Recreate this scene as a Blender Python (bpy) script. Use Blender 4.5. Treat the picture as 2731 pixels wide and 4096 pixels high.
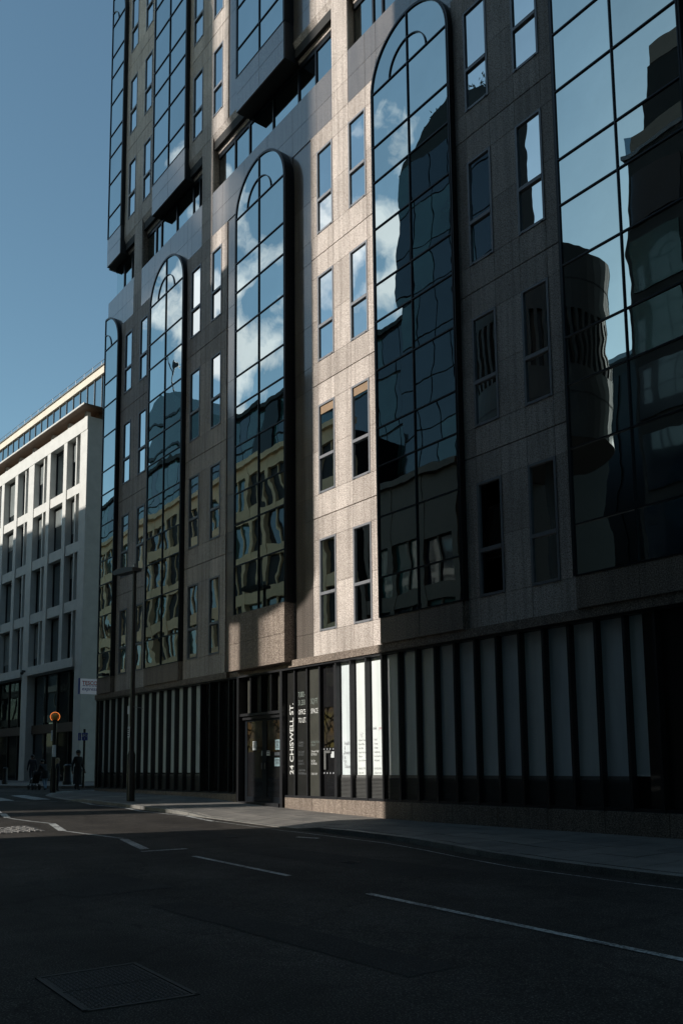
import bpy, math, random
from mathutils import Vector, Matrix
random.seed(7)
for o in list(bpy.data.objects): bpy.data.objects.remove(o)
scene = bpy.context.scene
col = scene.collection
# ------------------------------------------------------------------ units
# plan units: s = along the street (right +), y = away from camera into the facade, z = up from eye level; 1 unit = 1.5 m
S, ZG = 1.5, 1.01
def V(s, y, z): return Vector((s*S, y*S, (z+ZG)*S))
# ------------------------------------------------------------------ camera
FPX, CX, CY = 3458.3253, 1429.0556, 2621.7034
YAW, PITCH, ROLL = -0.90016, 0.12345, -0.012779
cp, sp = math.cos(PITCH), math.sin(PITCH)
F = Vector((math.sin(YAW)*cp, math.cos(YAW)*cp, sp)); R0 = Vector((math.cos(YAW), -math.sin(YAW), 0)); U0 = R0.cross(F)
R1 = R0*math.cos(ROLL)+U0*math.sin(ROLL); U1 = -R0*math.sin(ROLL)+U0*math.cos(ROLL)
cd = bpy.data.cameras.new('camera'); cam = bpy.data.objects.new('camera', cd); col.objects.link(cam)
cam.matrix_world = Matrix(((R1.x, U1.x, -F.x, 0), (R1.y, U1.y, -F.y, 0), (R1.z, U1.z, -F.z, ZG*S), (0, 0, 0, 1)))
cd.sensor_fit = 'HORIZONTAL'; cd.sensor_width = 36; cd.lens = FPX/2731*36
cd.shift_x = (1365.5-CX)/2731; cd.shift_y = (CY-2048)/2731
cd.clip_start = .05; cd.clip_end = 6000
scene.camera = cam
# ------------------------------------------------------------------ sun and sky
EL, AZ = math.radians(24.5), math.radians(12.1)
sundir = Vector((-math.sin(AZ)*math.cos(EL), -math.cos(AZ)*math.cos(EL), math.sin(EL)))   # towards the sun
sl = bpy.data.lights.new('sun', 'SUN'); sl.energy = 5.0; sl.angle = math.radians(.53); sl.color = (1, .95, .88)
so = bpy.data.objects.new('sun', sl); col.objects.link(so); so.location = (0, -40, 60)
so.rotation_euler = sundir.to_track_quat('Z', 'Y').to_euler()
SKY = .138
world = bpy.data.worlds.new('World'); scene.world = world; world.use_nodes = True
wn, wl = world.node_tree.nodes, world.node_tree.links
wn.clear()
def wnode(t, **k):
    n = wn.new(t)
    for a, b in k.items(): setattr(n, a, b)
    return n
sky = wnode('ShaderNodeTexSky', sky_type='NISHITA', sun_disc=False, sun_elevation=EL, sun_rotation=math.atan2(sundir.x, sundir.y), air_density=1.0, dust_density=.5, ozone_density=.35, altitude=20)
tc = wnode('ShaderNodeTexCoord')
sep = wnode('ShaderNodeSeparateXYZ'); wl.new(tc.outputs['Generated'], sep.inputs[0])
zz = wnode('ShaderNodeMath', operation='ADD'); wl.new(sep.outputs[2], zz.inputs[0]); zz.inputs[1].default_value = .12
dv = wnode('ShaderNodeVectorMath', operation='SCALE'); inv = wnode('ShaderNodeMath', operation='DIVIDE'); inv.inputs[0].default_value = 1; wl.new(zz.outputs[0], inv.inputs[1])
wl.new(tc.outputs['Generated'], dv.inputs[0]); wl.new(inv.outputs[0], dv.inputs['Scale'])
cn = wnode('ShaderNodeTexNoise'); cn.inputs['Scale'].default_value = 10.5; cn.inputs['Detail'].default_value = 7; cn.inputs['Roughness'].default_value = .56; cn.inputs['Distortion'].default_value = .25
wl.new(tc.outputs['Generated'], cn.inputs['Vector'])
cdir = Vector((-15.6, -10.0, 10.4)).normalized()
dt = wnode('ShaderNodeVectorMath', operation='DOT_PRODUCT'); wl.new(tc.outputs['Generated'], dt.inputs[0]); dt.inputs[1].default_value = cdir
mr = wnode('ShaderNodeMapRange'); mr.interpolation_type = 'SMOOTHSTEP'
mr.inputs['From Min'].default_value = .982; mr.inputs['From Max'].default_value = .9985; mr.inputs['To Min'].default_value = -.25; mr.inputs['To Max'].default_value = .0
dt2 = wnode('ShaderNodeVectorMath', operation='DOT_PRODUCT'); wl.new(tc.outputs['Generated'], dt2.inputs[0]); dt2.inputs[1].default_value = Vector((-11.7, -10.0, 9.3)).normalized()
dmx = wnode('ShaderNodeMath', operation='MAXIMUM'); wl.new(dt.outputs['Value'], dmx.inputs[0]); wl.new(dt2.outputs['Value'], dmx.inputs[1]); wl.new(dmx.outputs[0], mr.inputs['Value'])
ad = wnode('ShaderNodeMath', operation='ADD'); wl.new(cn.outputs['Fac'], ad.inputs[0]); wl.new(mr.outputs[0], ad.inputs[1])
cr = wnode('ShaderNodeValToRGB'); cr.color_ramp.elements[0].position = .485; cr.color_ramp.elements[1].position = .60
cr.color_ramp.elements[0].color = (0, 0, 0, 1); cr.color_ramp.elements[1].color = (1, 1, 1, 1)
wl.new(ad.outputs[0], cr.inputs[0])
mx = wnode('ShaderNodeMix', data_type='RGBA'); wl.new(cr.outputs[0], mx.inputs['Factor']); tint = wnode('ShaderNodeMix', data_type='RGBA', blend_type='MULTIPLY'); tint.inputs['Factor'].default_value = 1; wl.new(sky.outputs[0], tint.inputs[6]); tint.inputs[7].default_value = (.93, 1.15, 1.08, 1); wl.new(tint.outputs[2], mx.inputs[6]); mx.inputs[7].default_value = (9.3, 9.5, 9.6, 1)
bg = wnode('ShaderNodeBackground'); bg.inputs[1].default_value = SKY; wl.new(mx.outputs[2], bg.inputs[0])
wo = wnode('ShaderNodeOutputWorld'); wl.new(bg.outputs[0], wo.inputs[0])
scene.view_settings.view_transform = 'Standard'; scene.view_settings.look = 'None'
scene.view_settings.exposure = 0; scene.view_settings.gamma = 1
scene.cycles.max_bounces = 8; scene.cycles.glossy_bounces = 6; scene.cycles.diffuse_bounces = 3
# ------------------------------------------------------------------ materials
MATS = {}
class NT:
    def __init__(s, name):
        s.m = bpy.data.materials.new(name); s.m.use_nodes = True; s.t = s.m.node_tree; s.t.nodes.clear()
        s.out = s.n('ShaderNodeOutputMaterial'); s.b = s.n('ShaderNodeBsdfPrincipled'); s.l(s.b.outputs[0], s.out.inputs[0]); MATS[name] = s.m
    def n(s, t, **k):
        n = s.t.nodes.new(t)
        for a, b in k.items(): setattr(n, a, b)
        return n
    def l(s, a, b): s.t.links.new(a, b)
    def pos(s): return s.n('ShaderNodeNewGeometry').outputs['Position']
    def noise(s, scale, detail=2, rough=.5, vec=None, dim='3D'):
        n = s.n('ShaderNodeTexNoise'); n.inputs['Scale'].default_value = scale; n.inputs['Detail'].default_value = detail; n.inputs['Roughness'].default_value = rough
        s.l(vec if vec else s.pos(), n.inputs['Vector']); return n
    def ramp(s, fac, stops):
        r = s.n('ShaderNodeValToRGB'); e = r.color_ramp.elements
        while len(e) < len(stops): e.new(.5)
        for i, (p, c) in enumerate(stops): e[i].position = p; e[i].color = (*c, 1) if len(c) == 3 else c
        s.l(fac, r.inputs[0]); return r.outputs[0]
    def mul(s, a, b, f=1):
        m = s.n('ShaderNodeMix', data_type='RGBA', blend_type='MULTIPLY'); m.inputs['Factor'].default_value = f
        s.l(a, m.inputs[6]); s.l(b, m.inputs[7]); return m.outputs[2]
    def math(s, op, a, b=None):
        m = s.n('ShaderNodeMath', operation=op)
        for i, v in enumerate((a, b)):
            if v is None: continue
            if isinstance(v, (int, float)): m.inputs[i].default_value = v
            else: s.l(v, m.inputs[i])
        return m.outputs[0]
    def set(s, **k):
        for a, b in k.items(): s.b.inputs[a.replace('_', ' ')].default_value = b
        return s
    def color(s, out): s.l(out, s.b.inputs['Base Color'])
    def bump(s, h, strength, dist):
        b = s.n('ShaderNodeBump'); b.inputs['Strength'].default_value = strength; b.inputs['Distance'].default_value = dist
        s.l(h, b.inputs['Height']); s.l(b.outputs[0], s.b.inputs['Normal'])
def plain(name, c, rough=.5, metal=0, var=.12, scale=6, **k):
    t = NT(name); t.set(Roughness=rough, Metallic=metal, **k)
    n = t.noise(scale, 5, .6)
    g = t.ramp(n.outputs['Fac'], [(.3, (1-var,)*3), (.7, (1+var*.6,)*3)])
    rgb = t.n('ShaderNodeRGB'); rgb.outputs[0].default_value = (*c, 1)
    t.color(t.mul(rgb.outputs[0], g))
    return t
def granite(name, stops, rough, bump=0, coat=0, tint=1.):
    t = NT(name); t.set(Roughness=rough)
    a = t.noise(38, 3, .65); c = t.ramp(a.outputs['Fac'], stops)
    big = t.noise(.7, 4, .6); g = t.ramp(big.outputs['Fac'], [(.3, (.84, .83, .82)), (.7, (1.06, 1.05, 1.04))])
    c = t.mul(c, g)
    # rain streaks running down
    mp = t.n('ShaderNodeMapping'); mp.inputs['Scale'].default_value = (5, 5, .22); t.l(t.pos(), mp.inputs['Vector'])
    st = t.noise(1.4, 4, .6, mp.outputs[0]); c = t.mul(c, t.ramp(st.outputs['Fac'], [(.36, (.70, .69, .68)), (.54, (1, 1, 1))]), .8)
    oi = t.n('ShaderNodeObjectInfo'); r = t.ramp(oi.outputs['Random'], [(0, (.82*tint, .81*tint, .80*tint)), (1, (1.10*tint,)*3)])
    t.color(t.mul(c, r))
    if bump: t.bump(a.outputs['Fac'], bump, .004)
    if coat: t.set(Coat_Weight=coat, Coat_Roughness=.07, Coat_IOR=1.6)
    return t
granite('granite_flamed', [(.30, (.09, .078, .068)), (.42, (.35, .295, .26)), (.52, (.55, .485, .44)), (.64, (.71, .655, .61)), (.74, (.86, .825, .79))], .75, .5)
granite('granite_polished', [(.30, (.03, .026, .024)), (.44, (.105, .088, .076)), (.55, (.175, .150, .132)), (.66, (.26, .235, .215))], .35, 0, 1.0)
granite('granite_plinth', [(.30, (.03, .024, .020)), (.44, (.14, .105, .082)), (.54, (.26, .205, .162)), (.66, (.42, .36, .31))], .65, .3)
def glass(name, tint, amp, fine, rough=.0, dark=(.01, .013, .016)):
    t = NT(name); t.set(Metallic=1., Roughness=rough)
    rgb = t.n('ShaderNodeRGB'); rgb.outputs[0].default_value = (*tint, 1)
    oi = t.n('ShaderNodeObjectInfo'); r = t.ramp(oi.outputs['Random'], [(0, (.9, .9, .9)), (1, (1.08, 1.08, 1.08))])
    dirt = t.noise(.9, 5, .65); t.color(t.mul(t.mul(rgb.outputs[0], r), t.ramp(dirt.outputs['Fac'], [(.3, (.93, .93, .93)), (.7, (1, 1, 1))])))
    geo = t.n('ShaderNodeNewGeometry')
    off = t.n('ShaderNodeVectorMath', operation='SCALE'); cmb = t.n('ShaderNodeCombineXYZ')
    for i, k in enumerate((37.7, 91.3, 53.1)): t.l(t.math('MULTIPLY', oi.outputs['Random'], k), cmb.inputs[i])
    addv = t.n('ShaderNodeVectorMath', operation='ADD'); t.l(geo.outputs['Position'], addv.inputs[0]); t.l(cmb.outputs[0], addv.inputs[1])
    n1 = t.noise(.62, 1.5, .5, addv.outputs[0]); n2 = t.noise(2.3, 1, .5, addv.outputs[0])
    def dev(n, a):
        s1 = t.n('ShaderNodeVectorMath', operation='SUBTRACT'); t.l(n.outputs['Color'], s1.inputs[0]); s1.inputs[1].default_value = (.5, .5, .5)
        s2 = t.n('ShaderNodeVectorMath', operation='SCALE'); t.l(s1.outputs[0], s2.inputs[0]); s2.inputs['Scale'].default_value = a; return s2.outputs[0]
    a1 = t.n('ShaderNodeVectorMath', operation='ADD'); t.l(dev(n1, amp), a1.inputs[0]); t.l(dev(n2, fine), a1.inputs[1])
    wn_ = t.n('ShaderNodeTexWhiteNoise', noise_dimensions='1D'); t.l(t.math('MULTIPLY', oi.outputs['Random'], 913.7), wn_.inputs['W'])
    tl1 = t.n('ShaderNodeVectorMath', operation='SUBTRACT'); t.l(wn_.outputs['Color'], tl1.inputs[0]); tl1.inputs[1].default_value = (.5, .5, .5); tl2 = t.n('ShaderNodeVectorMath', operation='SCALE'); t.l(tl1.outputs[0], tl2.inputs[0]); tl2.inputs['Scale'].default_value = .0055
    a3 = t.n('ShaderNodeVectorMath', operation='ADD'); t.l(a1.outputs[0], a3.inputs[0]); t.l(tl2.outputs[0], a3.inputs[1])
    a2 = t.n('ShaderNodeVectorMath', operation='ADD'); t.l(a3.outputs[0], a2.inputs[0]); t.l(geo.outputs['Normal'], a2.inputs[1])
    nn = t.n('ShaderNodeVectorMath', operation='NORMALIZE'); t.l(a2.outputs[0], nn.inputs[0]); t.l(nn.outputs[0], t.b.inputs['Normal'])
    return t
glass('mirror_glass', (.46, .535, .545), .017, .005)
glass('window_glass', (.58, .63, .65), .014, .004)
glass('pale_glass', (.40, .46, .48), .012, .003)
t = glass('far_glass', (.05, .075, .085), .01, .003)
plain('frame_metal', (.022, .027, .034), .32, .6, .1)
plain('casing_metal', (.012, .013, .015), .4, .4, .1)
plain('window_frame', (.20, .205, .22), .42, .25, .1)
plain('black_panel', (.016, .016, .015), .3, 0, .2, 3, Coat_Weight=.3)
plain('olive_panel', (.05, .05, .042), .35, 0, .2, 3, Coat_Weight=.3)
plain('fin_metal', (.035, .035, .038), .38, .5, .12)
plain('louvre_metal', (.17, .17, .165), .45, .4, .12)
plain('dark_wall', (.02, .019, .018), .8)
plain('soffit', (.03, .028, .027), .6)
t = NT('white_film'); t.set(Roughness=.5, Coat_Weight=.55, Coat_Roughness=.015, Coat_IOR=1.5)
mp = t.n('ShaderNodeMapping'); mp.inputs['Scale'].default_value = (2.6, 2.6, .35); t.l(t.pos(), mp.inputs['Vector'])
a = t.noise(1.6, 3, .5, mp.outputs[0]); oi = t.n('ShaderNodeObjectInfo'); b_ = t.noise(.8, 4, .6)
k = t.mul(t.ramp(a.outputs['Fac'], [(.32, (.66, .70, .70)), (.66, (.78, .815, .815))]), t.ramp(oi.outputs['Random'], [(0, (.86, .90, .92)), (1, (1.04, 1.04, 1.0))]))
t.color(t.mul(k, t.ramp(b_.outputs['Fac'], [(.3, (.92, .92, .92)), (.6, (1, 1, 1))])))
t = plain('door_glass', (.012, .012, .013), .05, 0, .2, 2, Coat_Weight=.5)
plain('white_stone', (.58, .57, .535), .7, 0, .10, 1.6)
plain('blind', (.28, .18, .10), .6, 0, .15, 3, Coat_Weight=.6)
plain('office_blind', (.20, .22, .215), .4, 0, .2, 1.2, Coat_Weight=1.)
plain('canopy_timber', (.13, .075, .04), .6, 0, .3, 3)
plain('cream_render', (.62, .56, .46), .8, 0, .08, 1)
plain('shade_glass', (.03, .036, .042), .06, 0, .3, .4, Coat_Weight=1.)
plain('rail_metal', (.25, .26, .27), .4, .7)
plain('letter_white', (.60, .60, .58), .5, 0, .03)
plain('letter_grey', (.20, .23, .21), .5, 0, .05)
plain('letter_dim', (.10, .105, .11), .5, 0, .05)
plain('letter_film', (.33, .34, .36), .6, 0, .05)
plain('letter_pink', (.55, .33, .36), .6, 0, .05)
plain('letter_faint', (.58, .59, .59), .6, 0, .05)
plain('red_paint', (.55, .02, .03), .5, 0, .03)
plain('blue_paint', (.02, .06, .30), .5, 0, .03)
plain('sign_white', (.75, .80, .85), .45, 0, .04)
plain('sign_glow', (.75, .80, .85), .45, 0, .04, Emission_Color=(.72, .86, 1, 1), Emission_Strength=.085)  # slight glow added to brighten the white sign face
plain('sign_blue', (.03, .06, .34), .4, 0, .05)
plain('paper', (.55, .58, .58), .8, 0, .05)
plain('paper_teal', (.22, .31, .33), .8, 0, .08)
plain('ink', (.06, .07, .08), .8)
plain('pole_black', (.012, .012, .013), .4, .2, .2)
plain('pole_grey', (.04, .042, .045), .4, .3, .2)
plain('beacon_globe', (.55, .30, .05), .35, 0, .1)
plain('skin', (.38, .24, .18), .6, 0, .1)
plain('skin_dark', (.22, .13, .09), .6, 0, .1)
plain('hair_dark', (.012, .01, .009), .6)
plain('hair_blonde', (.40, .28, .15), .6, 0, .3, 30)
plain('cloth_black', (.014, .014, .016), .85, 0, .3, 12)
plain('cloth_navy', (.02, .022, .032), .85, 0, .3, 12)
plain('cloth_brown', (.05, .035, .028), .85, 0, .3, 12)
plain('denim', (.22, .32, .45), .85, 0, .3, 20)
plain('shoe', (.02, .02, .02), .6)
plain('cloth_white', (.6, .66, .66), .8, 0, .1)
plain('beige_stone', (.76, .54, .32), .8, 0, .12, .8)
plain('dark_cladding', (.028, .03, .031), .8, 0, .15, .5)
plain('grey_cladding', (.055, .056, .054), .7, 0, .15, .5)
plain('teal_glass', (.03, .085, .085), .12, 0, .4, .3, Coat_Weight=1.)
plain('navy_glass', (.012, .022, .036), .1, 0, .4, .3, Coat_Weight=1.)
plain('brown_cladding', (.10, .07, .05), .6)
plain('leaf', (.03, .07, .035), .7, 0, .4, 9)
t = NT('led'); t.set(Base_Color=(.4, .1, .02, 1), Emission_Color=(1, .28, .06, 1), Emission_Strength=1.1)
# stained mural seen behind the door glass
t = NT('mural'); t.set(Roughness=.12, Coat_Weight=.4)
n = t.n('ShaderNodeTexVoronoi', feature='DISTANCE_TO_EDGE'); n.inputs['Scale'].default_value = 2.6
w = t.noise(2.2, 3, .5); av = t.n('ShaderNodeVectorMath', operation='ADD'); sc = t.n('ShaderNodeVectorMath', operation='SCALE'); t.l(w.outputs['Color'], sc.inputs[0]); sc.inputs['Scale'].default_value = .55
t.l(t.pos(), av.inputs[0]); t.l(sc.outputs[0], av.inputs[1]); t.l(av.outputs[0], n.inputs['Vector'])
c1 = t.ramp(n.outputs['Distance'], [(.04, (.02, .018, .015)), (.09, (1, 1, 1))]); w2 = t.noise(1.3, 2)
t.color(t.mul(t.ramp(w2.outputs['Fac'], [(.35, (.045, .028, .010)), (.5, (.028, .023, .018)), (.65, (.05, .043, .016))]), c1))
# asphalt with wheel tracks, stains and fine cracks
t = NT('asphalt'); t.set(Roughness=.9); t.b.inputs['Specular IOR Level'].default_value = .12
a = t.noise(70, 3, .7); b_ = t.noise(.35, 5, .6); c_ = t.noise(3.0, 4, .7)
k = t.mul(t.ramp(a.outputs['Fac'], [(.3, (.016, .0145, .0135)), (.55, (.060, .053, .047)), (.70, (.25, .225, .20))]), t.ramp(b_.outputs['Fac'], [(.3, (.62, .62, .62)), (.7, (1.15, 1.13, 1.1))]))
k = t.mul(k, t.ramp(c_.outputs['Fac'], [(.35, (.75, .75, .75)), (.6, (1, 1, 1))]))
sx = t.n('ShaderNodeSeparateXYZ'); t.l(t.pos(), sx.inputs[0]); tw_ = t.math('SINE', t.math('MULTIPLY', sx.outputs[1], 3.3)); k = t.mul(k, t.ramp(t.math('ADD', t.math('MULTIPLY', tw_, .25), b_.outputs['Fac']), [(.25, (.82, .82, .82)), (.75, (1.06, 1.06, 1.06))]))
wv = t.n('ShaderNodeVectorMath', operation='ADD'); ws = t.n('ShaderNodeVectorMath', operation='SCALE'); t.l(c_.outputs['Color'], ws.inputs[0]); ws.inputs['Scale'].default_value = .5; t.l(t.pos(), wv.inputs[0]); t.l(ws.outputs[0], wv.inputs[1])
vo = t.n('ShaderNodeTexVoronoi', feature='DISTANCE_TO_EDGE'); vo.inputs['Scale'].default_value = .28; t.l(wv.outputs[0], vo.inputs['Vector']); k = t.mul(k, t.ramp(vo.outputs['Distance'], [(.0, (.62, .62, .62)), (.010, (1, 1, 1))]))
t.color(k); t.bump(a.outputs['Fac'], .7, .006)
t = NT('asphalt_patch'); t.set(Roughness=.9); t.b.inputs['Specular IOR Level'].default_value = .12
a = t.noise(80, 3, .7); b_ = t.noise(.8, 5, .6)
t.color(t.mul(t.ramp(a.outputs['Fac'], [(.3, (.014, .013, .013)), (.55, (.040, .037, .035)), (.72, (.13, .12, .11))]), t.ramp(b_.outputs['Fac'], [(.3, (.7, .7, .7)), (.7, (1.15, 1.13, 1.1))]))); t.bump(a.outputs['Fac'], .7, .006)
t = NT('paving'); t.set(Roughness=.85); t.b.inputs['Specular IOR Level'].default_value = .2
a = t.noise(60, 3, .7); b_ = t.noise(.9, 5, .65); oi = t.n('ShaderNodeObjectInfo')
k = t.mul(t.ramp(a.outputs['Fac'], [(.3, (.13, .122, .112)), (.6, (.25, .235, .215)), (.75, (.34, .32, .30))]), t.ramp(b_.outputs['Fac'], [(.32, (.66, .66, .66)), (.68, (1.1, 1.08, 1.06))]))
t.color(t.mul(k, t.ramp(oi.outputs['Random'], [(0, (.84, .84, .85)), (1, (1.06, 1.05, 1.03))]))); t.bump(a.outputs['Fac'], .4, .004)
t = NT('kerb_granite'); t.set(Roughness=.7)
a = t.noise(50, 3, .7); b_ = t.noise(1.5, 4, .6)
t.color(t.mul(t.ramp(a.outputs['Fac'], [(.3, (.09, .085, .08)), (.55, (.23, .22, .20)), (.72, (.34, .32, .30))]), t.ramp(b_.outputs['Fac'], [(.32, (.6, .6, .6)), (.68, (1.1, 1.08, 1.05))]))); t.bump(a.outputs['Fac'], .4, .004)
# worn road paint: holes show the asphalt below
t = NT('road_paint'); t.set(Roughness=.7)
a = t.noise(22, 5, .75); b_ = t.noise(1.2, 3, .6); s_ = t.math('ADD', a.outputs['Fac'], t.math('MULTIPLY', b_.outputs['Fac'], .5))
t.color(t.ramp(s_, [(.64, (.05, .048, .045)), (.76, (.34, .34, .325)), (.92, (.58, .58, .555))]))
t = NT('setts'); t.set(Roughness=.7); a = t.noise(40, 3, .7); oi = t.n('ShaderNodeObjectInfo')
t.color(t.ramp(a.outputs['Fac'], [(.3, (.09, .085, .08)), (.7, (.33, .31, .29))]))
t = NT('cast_iron'); t.set(Roughness=.75, Metallic=.2); a = t.noise(30, 4, .7); t.color(t.ramp(a.outputs['Fac'], [(.3, (.022, .020, .019)), (.7, (.06, .054, .05))]))
plain('ground_fill', (.10, .095, .09), .9, 0, .2, .2)
# ------------------------------------------------------------------ builders
ORG = {}
def finish(o, parent, org):
    col.objects.link(o); ORG[o] = Vector(org)
    if parent is not None:
        o.parent = parent; d = Vector(org)-ORG[parent]; o.location = d*S
    else: o.location = V(*org)
    return o
def tag(o, label, cat, group=None):
    o['label'] = label; o['category'] = cat
    if group: o['group'] = group
    return o
def thing(name, label, cat, base, rz=0, group=None):
    o = bpy.data.objects.new(name, None); o.empty_display_size = .3; finish(o, None, base); o.rotation_euler.z = rz
    if rz: ORG[o] = Vector((0, 0, 0))
    return tag(o, label, cat, group)
BOXC = {}
def box_mesh(w, d, h, m, bev=0):
    k = (round(w, 4), round(d, 4), round(h, 4), m, bev)
    if k in BOXC: return BOXC[k]
    me = bpy.data.meshes.new('piece'); x, y, z = w/2*S, d/2*S, h/2*S
    if bev:      # chamfer on the front (-y) edges
        b = min(bev*S, x*.4, z*.4)
        vs = [(-x, y, -z), (x, y, -z), (x, y, z), (-x, y, z), (-x, -y+b, -z), (x, -y+b, -z), (x, -y+b, z), (-x, -y+b, z), (-x+b, -y, -z+b), (x-b, -y, -z+b), (x-b, -y, z-b), (-x+b, -y, z-b)]
        fs = [(0, 3, 2, 1), (8, 9, 10, 11)]+[(i, (i+1) % 4, (i+1) % 4+4, i+4) for i in range(4)]+[(i+4, (i+1) % 4+4, (i+1) % 4+8, i+8) for i in range(4)]
    else:
        vs = [(-x, -y, -z), (x, -y, -z), (x, y, -z), (-x, y, -z), (-x, -y, z), (x, -y, z), (x, y, z), (-x, y, z)]
        fs = [(0, 3, 2, 1), (4, 5, 6, 7), (0, 1, 5, 4), (1, 2, 6, 5), (2, 3, 7, 6), (3, 0, 4, 7)]
    me.from_pydata(vs, [], fs); me.materials.append(MATS[m]); me.update(); BOXC[k] = me; return me
def box(name, parent, m, s0, s1, y0, y1, z0, z1, bev=0):
    o = bpy.data.objects.new(name, box_mesh(s1-s0, y1-y0, z1-z0, m, bev))
    return finish(o, parent, ((s0+s1)/2, (y0+y1)/2, (z0+z1)/2))
class MB:
    def __init__(s): s.v = []; s.f = []; s.mi = []; s.cur = 0; s.sm = []
    def mat(s, i): s.cur = i; return s
    def add(s, vs, fs, smooth=False):
        b = len(s.v); s.v += [Vector(v) for v in vs]; s.f += [tuple(i+b for i in f) for f in fs]; s.mi += [s.cur]*len(fs); s.sm += [smooth]*len(fs); return s
    def box(s, x0, x1, y0, y1, z0, z1):
        return s.add([(x0, y0, z0), (x1, y0, z0), (x1, y1, z0), (x0, y1, z0), (x0, y0, z1), (x1, y0, z1), (x1, y1, z1), (x0, y1, z1)],
                     [(0, 3, 2, 1), (4, 5, 6, 7), (0, 1, 5, 4), (1, 2, 6, 5), (2, 3, 7, 6), (3, 0, 4, 7)])
    def prism(s, pts, y0, y1):        # pts (s,z) counter-clockwise seen from -y
        n = len(pts); vs = [(a, y0, b) for a, b in pts]+[(a, y1, b) for a, b in pts]
        return s.add(vs, [tuple(range(n)), tuple(range(2*n-1, n-1, -1))]+[(i, i+n, (i+1) % n+n, (i+1) % n) for i in range(n)])
    def hprism(s, pts, z0, z1):       # pts (s,y) counter-clockwise from above
        n = len(pts); vs = [(a, b, z0) for a, b in pts]+[(a, b, z1) for a, b in pts]
        return s.add(vs, [tuple(range(n-1, -1, -1)), tuple(range(n, 2*n))]+[(i, (i+1) % n, (i+1) % n+n, i+n) for i in range(n)])
    def ring(s, cx, cz, r0, r1, y0, y1, a0, a1, n=16):
        for i in range(n):
            t0, t1 = a0+(a1-a0)*i/n, a0+(a1-a0)*(i+1)/n
            p = [(cx+r*math.cos(t), cz+r*math.sin(t)) for t, r in ((t0, r0), (t0, r1), (t1, r1), (t1, r0))]
            s.prism(p, y0, y1)
        return s
    def tube(s, pts, n=10, cap=True):  # pts: (Vector, radius)
        b = []
        up = Vector((0, 0, 1))
        for i, (p, r) in enumerate(pts):
            p = Vector(p); q = Vector(pts[min(i+1, len(pts)-1)][0])-Vector(pts[max(i-1, 0)][0]); q.normalize()
            a = q.cross(Vector((1, 0, 0)) if abs(q.z) > .9 else up).normalized(); c = q.cross(a)
            b += [p+a*r*math.cos(2*math.pi*k/n)+c*r*math.sin(2*math.pi*k/n) for k in range(n)]
        fs = [(i*n+k, i*n+(k+1) % n, (i+1)*n+(k+1) % n, (i+1)*n+k) for i in range(len(pts)-1) for k in range(n)]
        s.add(b, fs, True)
        if cap: s.add(b[:n], [tuple(range(n-1, -1, -1))]); s.add(b[-n:], [tuple(range(n))])
        return s
    def sphere(s, c, r, nu=16, nv=10, sx=1, sy=1, sz=1):
        c = Vector(c); vs = [c+Vector((0, 0, r*sz))]
        for j in range(1, nv):
            for i in range(nu):
                t, p = math.pi*j/nv, 2*math.pi*i/nu; vs.append(c+Vector((r*sx*math.sin(t)*math.cos(p), r*sy*math.sin(t)*math.sin(p), r*sz*math.cos(t))))
        vs.append(c-Vector((0, 0, r*sz))); fs = [(0, 1+i, 1+(i+1) % nu) for i in range(nu)]
        for j in range(nv-2):
            for i in range(nu): fs.append((1+j*nu+i, 1+(j+1)*nu+i, 1+(j+1)*nu+(i+1) % nu, 1+j*nu+(i+1) % nu))
        fs += [(len(vs)-1, 1+(nv-2)*nu+(i+1) % nu, 1+(nv-2)*nu+i) for i in range(nu)]
        return s.add(vs, fs, True)
    def build(s, name, parent, mats, org=None):
        if isinstance(mats, str): mats = [mats]
        if org is None: org = ORG[parent] if parent is not None else (0, 0, 0)
        org = Vector(org); me = bpy.data.meshes.new(name); me.from_pydata([(v-org)*S for v in s.v], [], s.f)
        for m in mats: me.materials.append(MATS[m])
        me.polygons.foreach_set('material_index', s.mi); me.polygons.foreach_set('use_smooth', s.sm); me.update()
        return finish(bpy.data.objects.new(name, me), parent, org)
def letters(name, parent, m, body, s, y, z, size, sx=1, rot=0, bold=0, align='LEFT', shear=0, depth=.004, axis='y'):
    cu = bpy.data.curves.new('t', 'FONT'); cu.body = body; cu.size = 1; cu.offset = bold; cu.align_x = align; cu.shear = shear; cu.extrude = .02; cu.space_line = 1.0; cu.resolution_u = 3
    ob = bpy.data.objects.new('t', cu); col.objects.link(ob); dg = bpy.context.evaluated_depsgraph_get()
    me = bpy.data.meshes.new_from_object(ob.evaluated_get(dg)); bpy.data.objects.remove(ob)
    c_, s_ = math.cos(rot), math.sin(rot)
    for v in me.vertices:
        a, b, d = v.co.x*size*sx, v.co.y*size, v.co.z*depth*10
        a, b = a*c_-b*s_, a*s_+b*c_
        v.co = Vector((a, -d, b))*S if axis == 'y' else Vector((d, a, b))*S
    me.materials.clear(); me.materials.append(MATS[m]); me.update()
    return finish(bpy.data.objects.new(name, me), parent, (s, y, z))
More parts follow.
